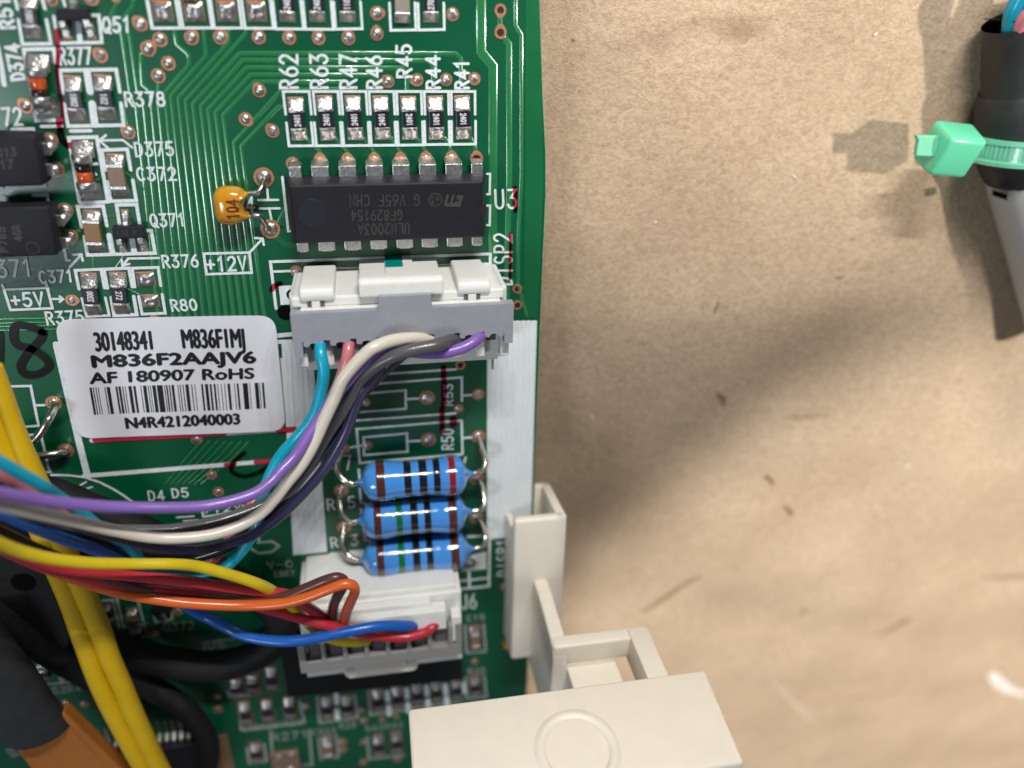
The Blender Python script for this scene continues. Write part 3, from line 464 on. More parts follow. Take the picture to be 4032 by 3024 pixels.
# ------------------------------------------------------------------ surface-mount parts
def fillet(sgn, L, W, yb):
    """solder climbing the end of a chip: from the body's end (yb) out to the tip of the land (L/2)"""
    n, m = 7, 8; vs = []; fs = []; prof = [(0, .058), (.12, .060), (.30, .052), (.48, .034), (.66, .020), (.84, .012), (1, .004)]
    for j, (t, zz) in enumerate(prof):
        y = yb - .03 + t * (L / 2 - yb + .03)
        for i in range(m + 1):
            u = i / m * 2 - 1; e = (1 - abs(u) ** 5); vs.append((u * W / 2 * (1.0 + .05 * math.sin(t * 3)), sgn * y, .004 + (zz * (.55 + .45 * e) + .004 * random.random() * (t > 0)) * (1 if abs(u) < 1 else 0.3)))
            if i < m and j < len(prof) - 1:
                k = j * (m + 1) + i; fs.append((k, k + 1, k + m + 2, k + m + 1) if sgn < 0 else (k + 1, k, k + m + 1, k + m + 2))
    return MB().add(vs, fs)
CACHE = {}
def part_mesh(key, fn, material, smooth):
    if key not in CACHE:
        o = fn().build(key, material, None, smooth=smooth, local=True, angle=40 if smooth else None); CACHE[key] = o.data; bpy.data.objects.remove(o)
    return CACHE[key]
def put(name, me, root):
    o = bpy.data.objects.new(name, me); COL.objects.link(o); o.parent = root; return o
def chip(z, top, bot, wz, kind, mark, label, mrot=90, group='chip parts soldered to the board', bl=None, name='chip_resistor', cat='chip resistor', zb=None):
    """a rectangular chip between two solder lands; top and bot are the ends of its lands"""
    A, B = Q(z, *top), Q(zb or z, *bot); c = (A + B) / 2; d = A - B; L = d.length; wd = wz * ZO[z][2] * cmpx(c); rz = math.atan2(-d.x, d.y)
    root = thing(name, label, cat, (c.x, c.y, 0), group, rz); s_ = Vector((wd / .15, L / .40, 1)); b = bl or .105
    bm_ = {'res': 'resbk', 'tan': 'cap_tan', 'amber': 'cap_amber', 'grey': 'cap_grey'}[kind]; hh = .052 if kind == 'res' else .075
    t1 = .028 if kind == 'res' else .036
    def add(nm, key, fn, m, sm=False):
        o = put(nm, part_mesh(key, fn, m, sm), root); o.scale = s_; return o
    add('body', 'body%s%s' % (kind, b), lambda: box(-.070, .070, -b + t1, b - t1, .008, hh, .006), bm_)
    add('terminal', 'terma%s%s' % (kind, b), lambda: box(-.072, .072, b - t1, b, .006, hh + .003, .005), 'ceram' if kind == 'res' else 'pin')
    add('terminal', 'termb%s%s' % (kind, b), lambda: box(-.072, .072, -b, -b + t1, .006, hh + .003, .005), 'ceram' if kind == 'res' else 'pin')
    v = random.randint(0, 2)
    add('solder_joint', 'sja%s%d%s' % (kind, v, b), lambda: fillet(1, .40, .15, b), 'solder', True); add('solder_joint', 'sjb%s%d%s' % (kind, v, b), lambda: fillet(-1, .40, .15, b), 'solder', True)
    add('pad', 'padt', lambda: box(-.074, .074, .12, .216, 0.0, .006, .003), 'copper'); add('pad', 'padb', lambda: box(-.074, .074, -.205, -.12, 0.0, .006, .003), 'copper')
    if mark:
        hy = .052 * min(1, wd / .15) ; wl = .105 if len(mark) == 4 else .085
        if mrot == 90: o_, ex, ey = (hy / 2, -wl / 2), (0, wl), (-hy, 0)
        else: o_, ex, ey = (-hy / 2, wl / 2), (0, -wl), (hy, 0)
        glyphs(mark, o_, ex, ey, .0095, hh + .0005, .001).build('marking', 'mark_w', root, local=True)
    return root
row = [('R62', (217, 748), (252, 1060)), ('R63', (437, 735), (470, 1060)), ('R47', (650, 735), (678, 1058)), ('R46', (860, 737), (882, 1056)), ('R45', (1070, 740), (1088, 1055)), ('R44', (1275, 738), (1288, 1055)), ('R41', (1478, 735), (1492, 1052))]
for i, (r_, a, b) in enumerate(row):
    chip(3, a, b, 118, 'res', '2401', 'black chip resistor marked 2401 in the white frame below the print %s' % r_, 90 if i < 4 else -90, 'row of 2401 chip resistors')
chip(2, (1462, -190), (1475, 240), 172, 'res', '2401', 'cut-off chip resistor at the top edge, first of three right of the empty lands', 90, 'chips cut by the top edge', bl=.115)
chip(2, (1785, -190), (1800, 240), 172, 'res', '2401', 'cut-off chip resistor at the top edge, second of three right of the empty lands', 90, 'chips cut by the top edge', bl=.115)
chip(3, (600, -130), (615, 168), 118, 'res', '1101', 'cut-off chip resistor at the top edge, third of three right of the empty lands', 90, 'chips cut by the top edge', bl=.115)
chip(3, (1020, -130), (1028, 172), 118, 'grey', None, 'plain grey-brown chip capacitor cut by the top edge beside a chip marked 27', name='chip_capacitor', cat='chip capacitor', bl=.13)
chip(3, (1236, -130), (1245, 170), 118, 'res', '2701', 'black chip resistor marked 27 cut by the top edge, last of its row', 90, bl=.115)
chip(1, (310, -60), (375, 412), 175, 'res', '1001', 'chip resistor beside the sideways print R51 in the top corner', -90)
chip(1, (785, 840), (862, 1312), 172, 'res', '1002', 'chip resistor marked 1002, under the print R377', -90)
chip(1, (1115, 828), (1185, 1302), 180, 'res', '102', 'chip resistor marked 102, beside the print R378', -90)
chip(4, (828, 1372), (888, 1755), 140, 'res', '3300', 'chip resistor marked 3300, beside the boxed +5V print', 90)
chip(4, (1098, 1365), (1150, 1745), 145, 'res', '272', 'chip resistor marked 272, under the arrow from R376', -90)
chip(4, (1070, 262), (1140, 638), 150, 'tan', None, 'grey-tan chip capacitor beside the print C372', name='chip_capacitor', cat='chip capacitor', bl=.125)
chip(4, (855, 788), (908, 1145), 150, 'amber', None, 'amber-brown chip capacitor pointed at by the arrow from C371', name='chip_capacitor', cat='chip capacitor', bl=.13)
# glass diodes
def diode(pt, pb, order, label, z):
    A, B = Q(z, *pt), Q(z, *pb); c = (A + B) / 2; L = (A - B).length; rz = math.atan2(-(A - B).x, (A - B).y); root = thing('glass_diode', label, 'diode', (c.x, c.y, 0), 'glass diodes in white frames', rz)
    def cyl(y0, y1, r, m, nm, rr=.012):
        pts = [(0, y0, .075), (0, y0 + rr * .3, .075), (0, y0 + rr, .075), (0, y1 - rr, .075), (0, y1 - rr * .3, .075), (0, y1, .075)]
        tube(pts, [r * .7, r * .93, r, r, r * .93, r * .7], 20).build(nm, m, root, smooth=True, local=True, angle=50)
    h = L / 2; cyl(h * .30, h * .62, .085, 'pin', 'end_cap'); cyl(-h * .62, -h * .34, .085, 'pin', 'end_cap')
    if order: cyl(0.0, h * .32, .072, 'glass_bk', 'black_band'); cyl(-h * .36, 0.0, .070, 'glass_or', 'glass_body')
    else: cyl(-h * .36, -h * .12, .070, 'glass_bk', 'black_band'); cyl(-h * .12, h * .32, .070, 'glass_or', 'glass_body')
    for s_ in (1, -1):
        fillet(s_, L, .19, h * .55).build('solder_joint', 'solder', root, smooth=True, local=True)
diode((395, 590), (510, 1245), 0, 'orange glass diode with a black band at its lower end, beside the print D374', 1)
diode((760, 125), (855, 665), 1, 'orange glass diode with its black band uppermost, beside the print D375', 4)
# small transistors
def sot(z, corners, legs, label, mark=None):
    ps = [Q(z, *p, .09) for p in corners]; c = sum(ps, Vector()) / 4; c.z = 0; root = thing('transistor', label, 'transistor', c, 'three-legged transistors')
    prism([(p.x, p.y) for p in ps], .02, .11, .012).build('body', 'ic', root)
    for (x, y, up) in legs:
        q = Q(z, x, y); s_ = 1 if up else -1
        box(q.x - .035, q.x + .035, q.y - .075, q.y + .075, 0, .008, .004).build('pad', 'copper', root)
        prism([(q.y - s_ * .10, .06), (q.y - s_ * .04, .055), (q.y + s_ * .0, .015), (q.y + s_ * .05, .012), (q.y + s_ * .05, .024), (q.y - s_ * .0, .03), (q.y - s_ * .03, .07), (q.y - s_ * .10, .075)], q.x - .022, q.x + .022, 0, axis='x').build('leg', 'pin', root)
        dome(q, .040, .006, .024, sy=1.7, rough=.1).build('solder_joint', 'solder', root, smooth=True)
    if mark:
        a, b, t = [Q(z, *p, .11) for p in mark[1:]]; glyphs(mark[0], a, b - a, t - a, .006, .1105, .0008).build('marking', 'laser', root)
sot(1, [(610, 90), (955, 90), (985, 215), (625, 235)], [(805, 30, 1), (722, 330, 0), (985, 325, 0)], 'small black three-legged transistor beside the print Q51')
sot(4, [(1045, 930), (1345, 920), (1362, 1030), (1065, 1050)], [(1178, 840, 1), (1142, 1105, 0), (1340, 1095, 0)], 'small black three-legged transistor beside the print Q371', ('13Q P', (1090, 1020), (1275, 1010), (1085, 972)))
# opto-couplers at the left edge
def opto(corners, pins, label, texts, dot=None):
    ps = [P(*p, .33) for p in corners]; c = sum(ps, Vector()) / 4; c.z = 0; root = thing('optocoupler', label, 'chip', c, 'black couplers at the left edge')
    lo = prism([(p.x, p.y) for p in ps], .10, .33, .025, seg=3).build('body', 'ic', root, smooth=True, angle=35)
    for (sx, sy, px, py) in pins:
        s_ = Q(4, sx, sy, .2); p = Q(4, px, py); w2 = .055
        box(s_.x - .14, s_.x + .07, s_.y - w2, s_.y + w2, .185, .21, .006).build('pin', 'pin', root)
        tube([(s_.x + .05, s_.y, .195), ((s_.x + p.x) / 2 + .06, (s_.y + p.y) / 2, .12), (p.x, p.y, .02)], [.05, .045, .035], 10).build('pin_leg', 'solder', root, smooth=True)
        via(4, px, py, 76, 'dome')
    for s_, a, b, t in texts:
        A, B, T = Q(4, *a, .332), Q(4, *b, .332), Q(4, *t, .332); glyphs(s_, A, B - A, T - A, .014, .3305, .001).build('marking', 'laser', root)
    if dot: q = Q(4, *dot, .33); ring_solid(q, .052, .058, .3295, .3315).build('pin_one_mark', 'dimple', root)
opto([(-60, 527), (139, 532), (173, 732), (-60, 740)], [(385, 205, 470, 125), (425, 400, 525, 390)], 'upper black coupler at the left edge, marked 13 over 17', [('J13', (-20, 280), (150, 268), (-28, 205)), ('17', (10, 395), (120, 385), (0, 315))])
opto([(-60, 816), (192, 812), (228, 1006), (-60, 1019)], [(510, 875, 610, 780), (555, 1085, 655, 1020)], 'lower black coupler at the left edge, marked P785', [('P785', (72, 1165), (40, 935), (5, 1170)), ('4GR', (205, 1055), (180, 915), (140, 1065))], (305, 1130))
# chips in the dim lower part of the board
low = [((1265, 950), (1275, 1100), 'leftmost of the row of six by the cream block'), ((1405, 930), (1415, 1080), 'second of the row of six by the cream block'), ((1550, 910), (1560, 1055), 'third of the row of six by the cream block'), ((1690, 890), (1700, 1035), 'fourth of the row of six by the cream block'), ((1835, 875), (1845, 1015), 'fifth of the row of six by the cream block'), ((1970, 855), (1978, 990), 'rightmost of the row of six, under the print R22'),
       ((895, 1005), (905, 1160), 'left one of the pair below the black patch'), ((1040, 995), (1050, 1145), 'right one of the pair below the black patch'), ((1970, 490), (1975, 660), 'under the print C15 beside the lower connector'), ((300, 1040), (312, 1200), 'leftmost of three above the print C35'), ((460, 1025), (475, 1175), 'middle of three above the print R281'), ((620, 1005), (635, 1155), 'rightmost of three above the print R24'),
       ((238, 880), (250, 985), 'leftmost of three between the black cable and the black patch'), ((355, 850), (365, 955), 'middle of three between the black cable and the black patch'), ((490, 790), (500, 940), 'rightmost of three between the black cable and the black patch'), ((380, 1340), (390, 1470), 'left of the print R271'), ((900, 1290), (910, 1440), 'under the print C222'), ((1270, 1280), (1280, 1430), 'under the print R43'), ((1400, 1260), (1410, 1410), 'under the print R42')]
for i, (a, b, l_) in enumerate(low):
    q = (Q(13, *a) + Q(13, *b)) / 2; box(q.x - .095, q.x + .095, q.y - .25, q.y + .25, 0, .0035, 0).build('brown_land', 'brownpad', board)
    chip(13, a, b, 70, 'tan' if i in (8, 16) else 'res', None, 'small blurred chip part, ' + l_, group='small chip parts low on the board', name='chip_part', cat='chip part', bl=.11)
for i, (a, b, l_) in enumerate((((1010, 70), (1050, 240), 'beside the yellow wires above the black cable'), ((1270, 110), (1300, 240), 'left of the print Q372'), ((1310, 300), (1345, 400), 'just above the black cable, left of Q372'), ((410, 660), (440, 790), 'left of two above the print 52R40R'), ((700, 660), (725, 790), 'right of two above the print 52R40R'))):
    chip(12, a, b, 105, 'amber' if i == 1 else 'res', None, 'small blurred chip part, ' + l_, group='small chip parts low on the board', name='chip_part', cat='chip part', bl=.11)
sot(12, [(1460, 70), (1640, 60), (1660, 140), (1480, 150)], [(1580, 190, 0)], 'small black transistor above the print Q372')
rn = thing('resistor_network', 'dark round-cornered part with four solder spots under the print R271', 'chip', Q(13, 600, 1450)); q = Q(13, 600, 1450)
box(q.x - .2, q.x + .2, q.y - .22, q.y + .2, 0, .07, .02).build('body', 'cap_tan', rn)
for x, y in ((550, 1410), (645, 1385), (640, 1490), (550, 1515)): dome(Q(13, x, y), .045, .07, .04).build('solder_joint', 'solder', rn, smooth=True)
# black many-legged chip at the bottom edge
tl, tr = P(285, 2950), P(815, 2893); ytop = (tl.y + tr.y) / 2; qf = thing('quad_flat_chip', 'large black chip with rows of fine legs, cut by the bottom edge', 'chip', (P(560, 3000).x, ytop - 1.0, 0))
box(tl.x - .35, tr.x, ytop - 2.4, ytop, .03, .16, .02).build('body', 'ic', qf)
def leg_mesh():
    return prism([(0, .10), (.07, .10), (.13, .02), (.36, .012), (.36, .0), (.12, .0), (.055, .085), (0, .085)], -.018, .018, 0, axis='x')
LEG = leg_mesh().build('leg', 'pin', None, local=True).data
LEG2 = leg_mesh().build('leg', 'copper', None, local=True).data
for o in [o for o in bpy.data.objects if o.data in (LEG, LEG2)]: bpy.data.objects.remove(o)
for k in range(23):
    x = tr.x - .12 - k * .093; o = put('leg', LEG, qf); o.location = Vector((x, ytop, 0)) - qf.location
for k in range(20):
    o = put('leg', LEG2, qf); o.location = Vector((tr.x, ytop - .1 - k * .093, 0)) - qf.location; o.rotation_euler = (0, 0, -math.pi / 2); o.scale = (.8, .72, 1)
# ------------------------------------------------------------------ the integrated circuit
ic = thing('integrated_circuit', 'long black sixteen-pin chip with upside-down grey lettering, beside the print U3', 'chip', (-1.29, 2.15, 0))
bx0, bx1, by0, by1 = -2.245, -.365, 1.85, 2.455
def ic_body():
    lev = [(.07, -.04), (.075, -.035), (.185, .0), (.205, .0), (.345, -.045), (.36, -.06)]; bm = bmesh.new(); rings = []
    cx, cy, ax, ay = (bx0 + bx1) / 2, (by0 + by1) / 2, (bx1 - bx0) / 2, (by1 - by0) / 2
    for z_, d in lev: rings.append([bm.verts.new((cx + sx * (ax + .015 + d), cy + sy * (ay + .02 + d), z_)) for sx, sy in ((-1, -1), (1, -1), (1, 1), (-1, 1))])
    for a, b in zip(rings, rings[1:]):
        for k in range(4): bm.faces.new((a[k], a[(k + 1) % 4], b[(k + 1) % 4], b[k]))
    bm.faces.new(rings[-1]); bm.faces.new(rings[0][::-1]); return from_bm(bm)
ic_body().build('body', 'ic', ic)
q = Q(6, 365, 590, .36); MB().add(disc(q.x, q.y, .3612, .135, 28), [tuple(range(28))]).build('pin_dimple', 'dimple', ic); ring_solid(q, .133, .142, .3601, .3622, 28).build('dimple_rim', 'ic', ic)
q = Q(6, 1735, 560, .36); pts = [(q.x + .005, q.y - .06)] + [(q.x + .005 - .07 * math.cos(a), q.y - .062 * math.sin(a)) for a in [math.radians(x) for x in range(80, -81, -20)]] + [(q.x + .005, q.y + .06)]
prism(pts, .3602, .3612).build('end_notch', 'hole', ic)
for k, xz in enumerate((226, 424, 641, 855, 1065, 1275, 1482, 1665)):
    x = Q(6, xz, 250, .2).x; wd = .056 if k in (0, 7) else .082; pn = box(x - wd, x + wd, by1 - .01, by1 + .115, .182, .207, .006).build('pin', 'pin', ic)
    prism([(by1 + .09, .205), (by1 + .118, .205), (by1 + .135, .10), (by1 + .135, .06), (by1 + .11, .06), (by1 + .09, .11)], x - wd, x + wd, 0, axis='x').build('pin_shank', 'pin', pn)
    pd = Q(6, padx[k], pady[k] + 4)
    if k < 7:
        n = 8; vs = []; fs = []
        for j in range(6):
            t = j / 5; cy = (by1 + .125) * (1 - t) + (pd.y + .035) * t; cx = x * (1 - t) + pd.x * t; zz = .11 * (1 - t) ** 1.2 + .012; hw = wd * .96 * (1 - t ** 3 * .45)
            for i in range(n + 1):
                u = i / n * 2 - 1; vs.append((cx + hw * u, cy, .005 + zz * (1 - .5 * abs(u) ** 3) + .002 * random.random()))
                if i < n and j < 5: a = j * (n + 1) + i; fs.append((a, a + 1, a + n + 2, a + n + 1))
        MB().add(vs, fs).build('solder_joint', 'solder', pn, smooth=True)
    x = Q(6, (286, 476, 683, 890, 1095, 1293, 1491, 1667)[k], 840, .2).x
    pn = box(x - wd, x + wd, by0 - .105, by0 + .01, .182, .207, .006).build('pin', 'pin', ic); prism([(by0 - .09, .205), (by0 - .112, .205), (by0 - .13, .02), (by0 - .105, .02)], x - wd * .6, x + wd * .6, 0, axis='x').build('pin_shank', 'pin', pn)
def ict(s_, a, b, t, wt=.011):
    A, B, T = Q(6, *a, .3605), Q(6, *b, .3605), Q(6, *t, .3605); glyphs(s_, A, B - A, T - A, wt, .3605, .0007).build('marking', 'laser', ic, label='upside-down lettering %s' % s_)
ict('ULN2003A', (1130, 662), (725, 668), (1130, 745)); ict('GF829154', (1072, 558), (668, 562), (1072, 636)); ict('G V65F CHN', (1210, 435), (655, 440), (1210, 520))
q = Q(6, 1335, 476, .36); ribbon([v[:2] for v in disc(q.x, q.y, 0, .062, 24)], .009, .3605, .0007, closed=True).build('marking', 'laser', ic); ict('e3', (1368, 452), (1302, 455), (1368, 502), .008)
lg = [Q(6, *p, .3605) for p in ((1410, 530), (1405, 508), (1425, 435), (1445, 435), (1425, 505), (1450, 505), (1470, 435), (1490, 435), (1468, 505), (1530, 480), (1500, 462), (1505, 440), (1560, 440), (1530, 530))]
prism([(p.x, p.y) for p in lg], .3605, .3612).build('maker_emblem', 'laser', ic)
# ------------------------------------------------------------------ amber capacitor
cp = thing('dipped_capacitor', 'glossy amber capacitor marked 104 with two bent wire legs', 'capacitor', Q(5, 560, 710, 0))
out = [(383, 610), (400, 560), (435, 525), (490, 507), (560, 502), (630, 507), (690, 525), (735, 560), (768, 572), (768, 600), (738, 625), (722, 680), (722, 740), (738, 790), (792, 825), (790, 852), (745, 868), (690, 902), (610, 925), (530, 920), (470, 905), (430, 870), (405, 790), (390, 700)]
sp = spline([list(Q(5, *p, .16)[:2]) for p in out + out[:1]], 3)[:-1]; cx, cy = Q(5, 560, 712, .16)[:2]; n = len(sp); vs = []; fs = []
for j in range(13):
    a = math.pi * (j + .0) / 12 - math.pi / 2; s_ = max(math.cos(a), .02) ** .62; zz = .16 + .125 * math.sin(a)
    for p in sp: vs.append((cx + (p[0] - cx) * s_, cy + (p[1] - cy) * s_, zz))
for j in range(12):
    for k in range(n): fs.append((j * n + k, j * n + (k + 1) % n, (j + 1) * n + (k + 1) % n, (j + 1) * n + k))
fs.append(tuple(range(12 * n, 13 * n))); MB().add(vs, fs).build('body', 'amber', cp, smooth=True)
for pts, pc in (([(765, 587, .15), (810, 583, .15), (860, 578, .15), (898, 548, .14), (925, 490, .10), (940, 430, .03)], (938, 412)), ([(785, 838, .15), (830, 824, .15), (885, 832, .15), (925, 880, .13), (960, 935, .09), (1005, 975, .02)], (1008, 972))):
    c3 = [list(Q(5, *p)) for p in pts]; tube(spline(c3, 5), .027, 12).build('leg', 'wirelead', cp, smooth=True)
    c = Q(5, *pc); ring_solid(c, .06, .098, .0015, .0115, 26).build('via', 'copper', board, smooth=True, angle=30); dome(c, .072, .006, .035, 18, 5, .06).build('solder_joint', 'solder', cp, smooth=True)
a, b, t = Q(5, 668, 858, .28), Q(5, 650, 655, .28), Q(5, 545, 862, .28)
mk = glyphs('104', a, b - a, t - a, .016, .2835, .001)
for v in mk.v:
    s_ = max(abs(v.x - cx) / .33, 0); v.z = .2872 - .028 * min(1, ((v.x - cx) / .16) ** 2 * .6 + ((v.y - cy) / .18) ** 2 * .6)
mk.build('marking', 'amber_ink', cp)
# ------------------------------------------------------------------ blue resistors
def prof_r(t):
    k = [(0, .012), (.015, .030), (.035, .045), (.05, .085), (.062, .130), (.085, .178), (.12, .210), (.17, .226), (.25, .226), (.33, .212), (.42, .203), (.60, .203), (.68, .212), (.75, .226), (.84, .228), (.875, .212), (.905, .168), (.925, .105), (.94, .060), (.965, .036), (.985, .028), (1, .012)]
    for (a, ra), (b, rb) in zip(k, k[1:]):
        if t <= b: u = (t - a) / (b - a); u = u * u * (3 - 2 * u) * .5 + u * .5; return (ra + (rb - ra) * u) * 1.03
    return .012
def axial(A, B, bands, label, leads):
    c = (A + B) / 2; root = thing('axial_resistor', label, 'resistor', (c.x, c.y, 0), 'blue resistors side by side'); N = 72
    tube([A.lerp(B, k / N) for k in range(N + 1)], [prof_r(k / N) for k in range(N + 1)], 32).build('body', 'blue_body', root, smooth=True)
    for t0, t1, m in bands:
        K = 8; r_ = [prof_r(t0 + (t1 - t0) * k / K) + .0022 for k in range(K + 1)]; tube([A.lerp(B, t0 + (t1 - t0) * k / K) for k in range(K + 1)], r_, 32, caps=False).build(m.split('_')[1] + '_band', m, root, smooth=True)
    for pts in leads: tube(spline(pts, 6), .036, 12).build('lead', 'wirelead', root, smooth=True)
H = .34
def q10(x, y, h): return list(Q(10, x, y, h))
R1 = (Q(10, 562, 332, H), Q(10, 1588, 252, H)); R2 = (Q(10, 560, 668, H), Q(10, 1578, 578, H)); R3 = (Q(10, 580, 1003, H), Q(10, 1598, 905, H))
axial(*R1, [(.165, .235, 'band_brown'), (.395, .455, 'band_black'), (.52, .585, 'band_black'), (.64, .695, 'band_black'), (.77, .825, 'band_red')], 'uppermost blue resistor, the one with a red band at its end',
      [[q10(566, 332, H), q10(520, 340, H), q10(450, 310, H * .95), q10(402, 240, .25), q10(400, 150, .12), q10(436, 40, .0)], [q10(1580, 255, H), q10(1625, 240, H), q10(1672, 205, .33), q10(1682, 140, .27), q10(1655, 50, .15), q10(1622, -70, .0)]])
axial(*R2, [(.15, .21, 'band_brown'), (.335, .385, 'band_green'), (.455, .515, 'band_black'), (.57, .625, 'band_black'), (.775, .845, 'band_brown')], 'middle blue resistor, with a green band near its left end',
      [[q10(564, 668, H), q10(520, 675, H), q10(470, 650, .3), q10(432, 590, .22), q10(418, 500, .12), q10(420, 395, 0)], [q10(1572, 580, H), q10(1620, 575, H), q10(1665, 545, .33), q10(1672, 480, .27), q10(1655, 380, .15), q10(1612, 290, 0)]])
axial(*R3, [(.155, .215, 'band_brown'), (.335, .385, 'band_green'), (.455, .515, 'band_black'), (.57, .625, 'band_black'), (.775, .845, 'band_brown')], 'lowest blue resistor, with a green band, resting over the white connector',
      [[q10(584, 1003, H), q10(530, 995, H), q10(480, 955, .3), q10(448, 890, .2), q10(440, 810, .1), q10(452, 715, 0)], [q10(1592, 906, H), q10(1640, 895, H), q10(1675, 865, .33), q10(1680, 800, .27), q10(1660, 720, .15), q10(1608, 630, 0)]])
for x, y in ((440, 35), (430, 398), (455, 715), (1622, -70), (1610, 295), (1605, 635)): via(10, x, y, 66, 'dim')
# bare wire links at the left
for z, pts, lab in ((8, [(408, 838, .0), (412, 880, .12), (370, 960, .28), (310, 1060, .32), (240, 1130, .32), (120, 1160, .3)], 'upper bare wire link running from its copper ring under the yellow wires'), (8, [(500, 1200, 0), (478, 1212, .10), (400, 1225, .16), (300, 1238, .18), (200, 1240, .18)], 'lower bare wire link running flat from its copper ring under the yellow wires')):
    c3 = [list(Q(z, *p)) for p in pts]; root = thing('wire_link', lab, 'wire', c3[0], 'bare wire links'); tube(spline(c3, 6), .040, 12).build('wire', 'wirelead', root, smooth=True)
    via(8, pts[0][0], pts[0][1], 62, 'dome')
# ------------------------------------------------------------------ white paper label
lb = thing('barcode_label', 'white rounded sticker with a barcode and the number M836F2AAJV6', 'label', P(670, 1470, .02))
c4 = [Q(8, 414, 203), Q(8, 2085, 170), Q(8, 2167, 1040), Q(8, 588, 1103)]
def lbl_z(x, y):
    u = (x + 4.75) / 2.2; return .026 + .028 * noise.noise(Vector((x * 1.1, y * .8, 0))) + .02 * max(0, u - .85) * 3
def rounded(c4, r, n=8):
    out = []
    for i in range(4):
        p = c4[i]; a = c4[i - 1]; b = c4[(i + 1) % 4]; da = (a - p).normalized() * r; db = (b - p).normalized() * r
        for k in range(n + 1):
            t = k / n; out.append(p + da * (1 - t) ** 2 + db * t ** 2)
    return out
oc = rounded(c4, .17); cc = sum(c4, Vector()) / 4; vs = []; fs = []; n = len(oc); RR = 16
oc2 = []
for i in range(n):
    a, b = oc[i], oc[(i + 1) % n]; m_ = max(1, int((b - a).length / .12))
    for k in range(m_): oc2.append(a.lerp(b, k / m_))
oc = oc2; n = len(oc)
for j in range(RR + 1):
    s_ = 1 - j / RR
    for p in oc: x, y = cc.x + (p.x - cc.x) * s_, cc.y + (p.y - cc.y) * s_; vs.append((x, y, lbl_z(x, y)))
for p in oc: vs.append((p.x, p.y, lbl_z(p.x, p.y) - .010))
for j in range(RR):
    for k in range(n): fs.append((j * n + (k + 1) % n, j * n + k, (j + 1) * n + k, (j + 1) * n + (k + 1) % n))
o_ = (RR + 1) * n
for k in range(n): fs.append((k, (k + 1) % n, o_ + (k + 1) % n, o_ + k))
MB().add(vs, fs).build('paper', 'label', lb, smooth=True, angle=60)
def typeset(s_, p0, p1, pt, bold=.012):
    cu = bpy.data.curves.new('t', 'FONT'); cu.body = s_; cu.resolution_u = 4; ob = bpy.data.objects.new('t', cu); COL.objects.link(ob)
    bpy.context.view_layer.update(); me = bpy.data.meshes.new_from_object(ob.evaluated_get(bpy.context.evaluated_depsgraph_get())); bpy.data.objects.remove(ob)
    A, B, T = Q(8, *p0), Q(8, *p1), Q(8, *pt); xs = [v.co.x for v in me.vertices]; x0, x1 = min(xs), max(xs); cap = max(v.co.y for v in me.vertices); ex = (B - A) / (x1 - x0); ey = (T - A) / cap
    mb = MB()
    for k, (dx, dy) in enumerate(((0, 0), (bold, 0), (-bold, 0), (0, bold * .6), (0, -bold * .6))):
        o = len(mb.v); mb.add([(A + ex * (v.co.x - x0) + ey * v.co.y + Vector((dx, dy, 0))) for v in me.vertices], [tuple(p.vertices) for p in me.polygons])
        for v in mb.v[o:]: v.z = lbl_z(v.x, v.y) + .0022 + .0007 * k
    bpy.data.meshes.remove(me); o = mb.build('printed_text', 'print', lb, label='black printed line %s' % s_); o['kind'] = 'stuff'; return o
typeset('30148341', (735, 440), (1158, 428), (712, 300), .009); typeset('M836F1MJ', (1392, 420), (1858, 410), (1372, 278), .009); typeset('M836F2AAJV6', (712, 562), (1937, 525), (698, 475), .013)
typeset('AF 180907 RoHS', (692, 684), (1925, 642), (682, 604), .009); typeset('N4R4212040003', (965, 1025), (1820, 985), (952, 945), .010)
bars = [(683, 18), (708, 8), (728, 7), (745, 6), (795, 8), (812, 25), (878, 15), (900, 18), (928, 8), (948, 6), (975, 25), (1012, 18), (1065, 7), (1085, 26), (1122, 7), (1138, 6), (1155, 26), (1190, 44), (1245, 7), (1259, 12), (1280, 10), (1300, 20), (1345, 7), (1362, 8), (1384, 8), (1405, 26), (1450, 8), (1475, 6), (1525, 15), (1555, 23), (1590, 15), (1620, 15), (1648, 6), (1675, 6), (1700, 6), (1725, 20), (1775, 6), (1795, 15), (1840, 38), (1890, 5), (1930, 28), (1965, 5), (1985, 16)]
mb = MB()
for x, wz in bars:
    t0, t1 = (x - 683) / 1318, (x + wz - 683) / 1318; K = 6; vs = []
    for j in range(K + 1):
        v = j / K
        for t in (t0, t1):
            top = (683 + 1318 * t, 715 - 40 * t); bot = (718 + 1298 * t, 920 - 50 * t); p = Q(8, top[0] + (bot[0] - top[0]) * v, top[1] + (bot[1] - top[1]) * v); vs.append((p.x, p.y, lbl_z(p.x, p.y) + .0022))
    mb.add(vs, [(2 * j, 2 * j + 2, 2 * j + 3, 2 * j + 1) for j in range(K)])
mb.build('barcode', 'print', lb)
patch(8, [(2120, 500), (2300, 480), (2330, 900), (2160, 920)], 'cream', .001, .004, 'masking_patch')
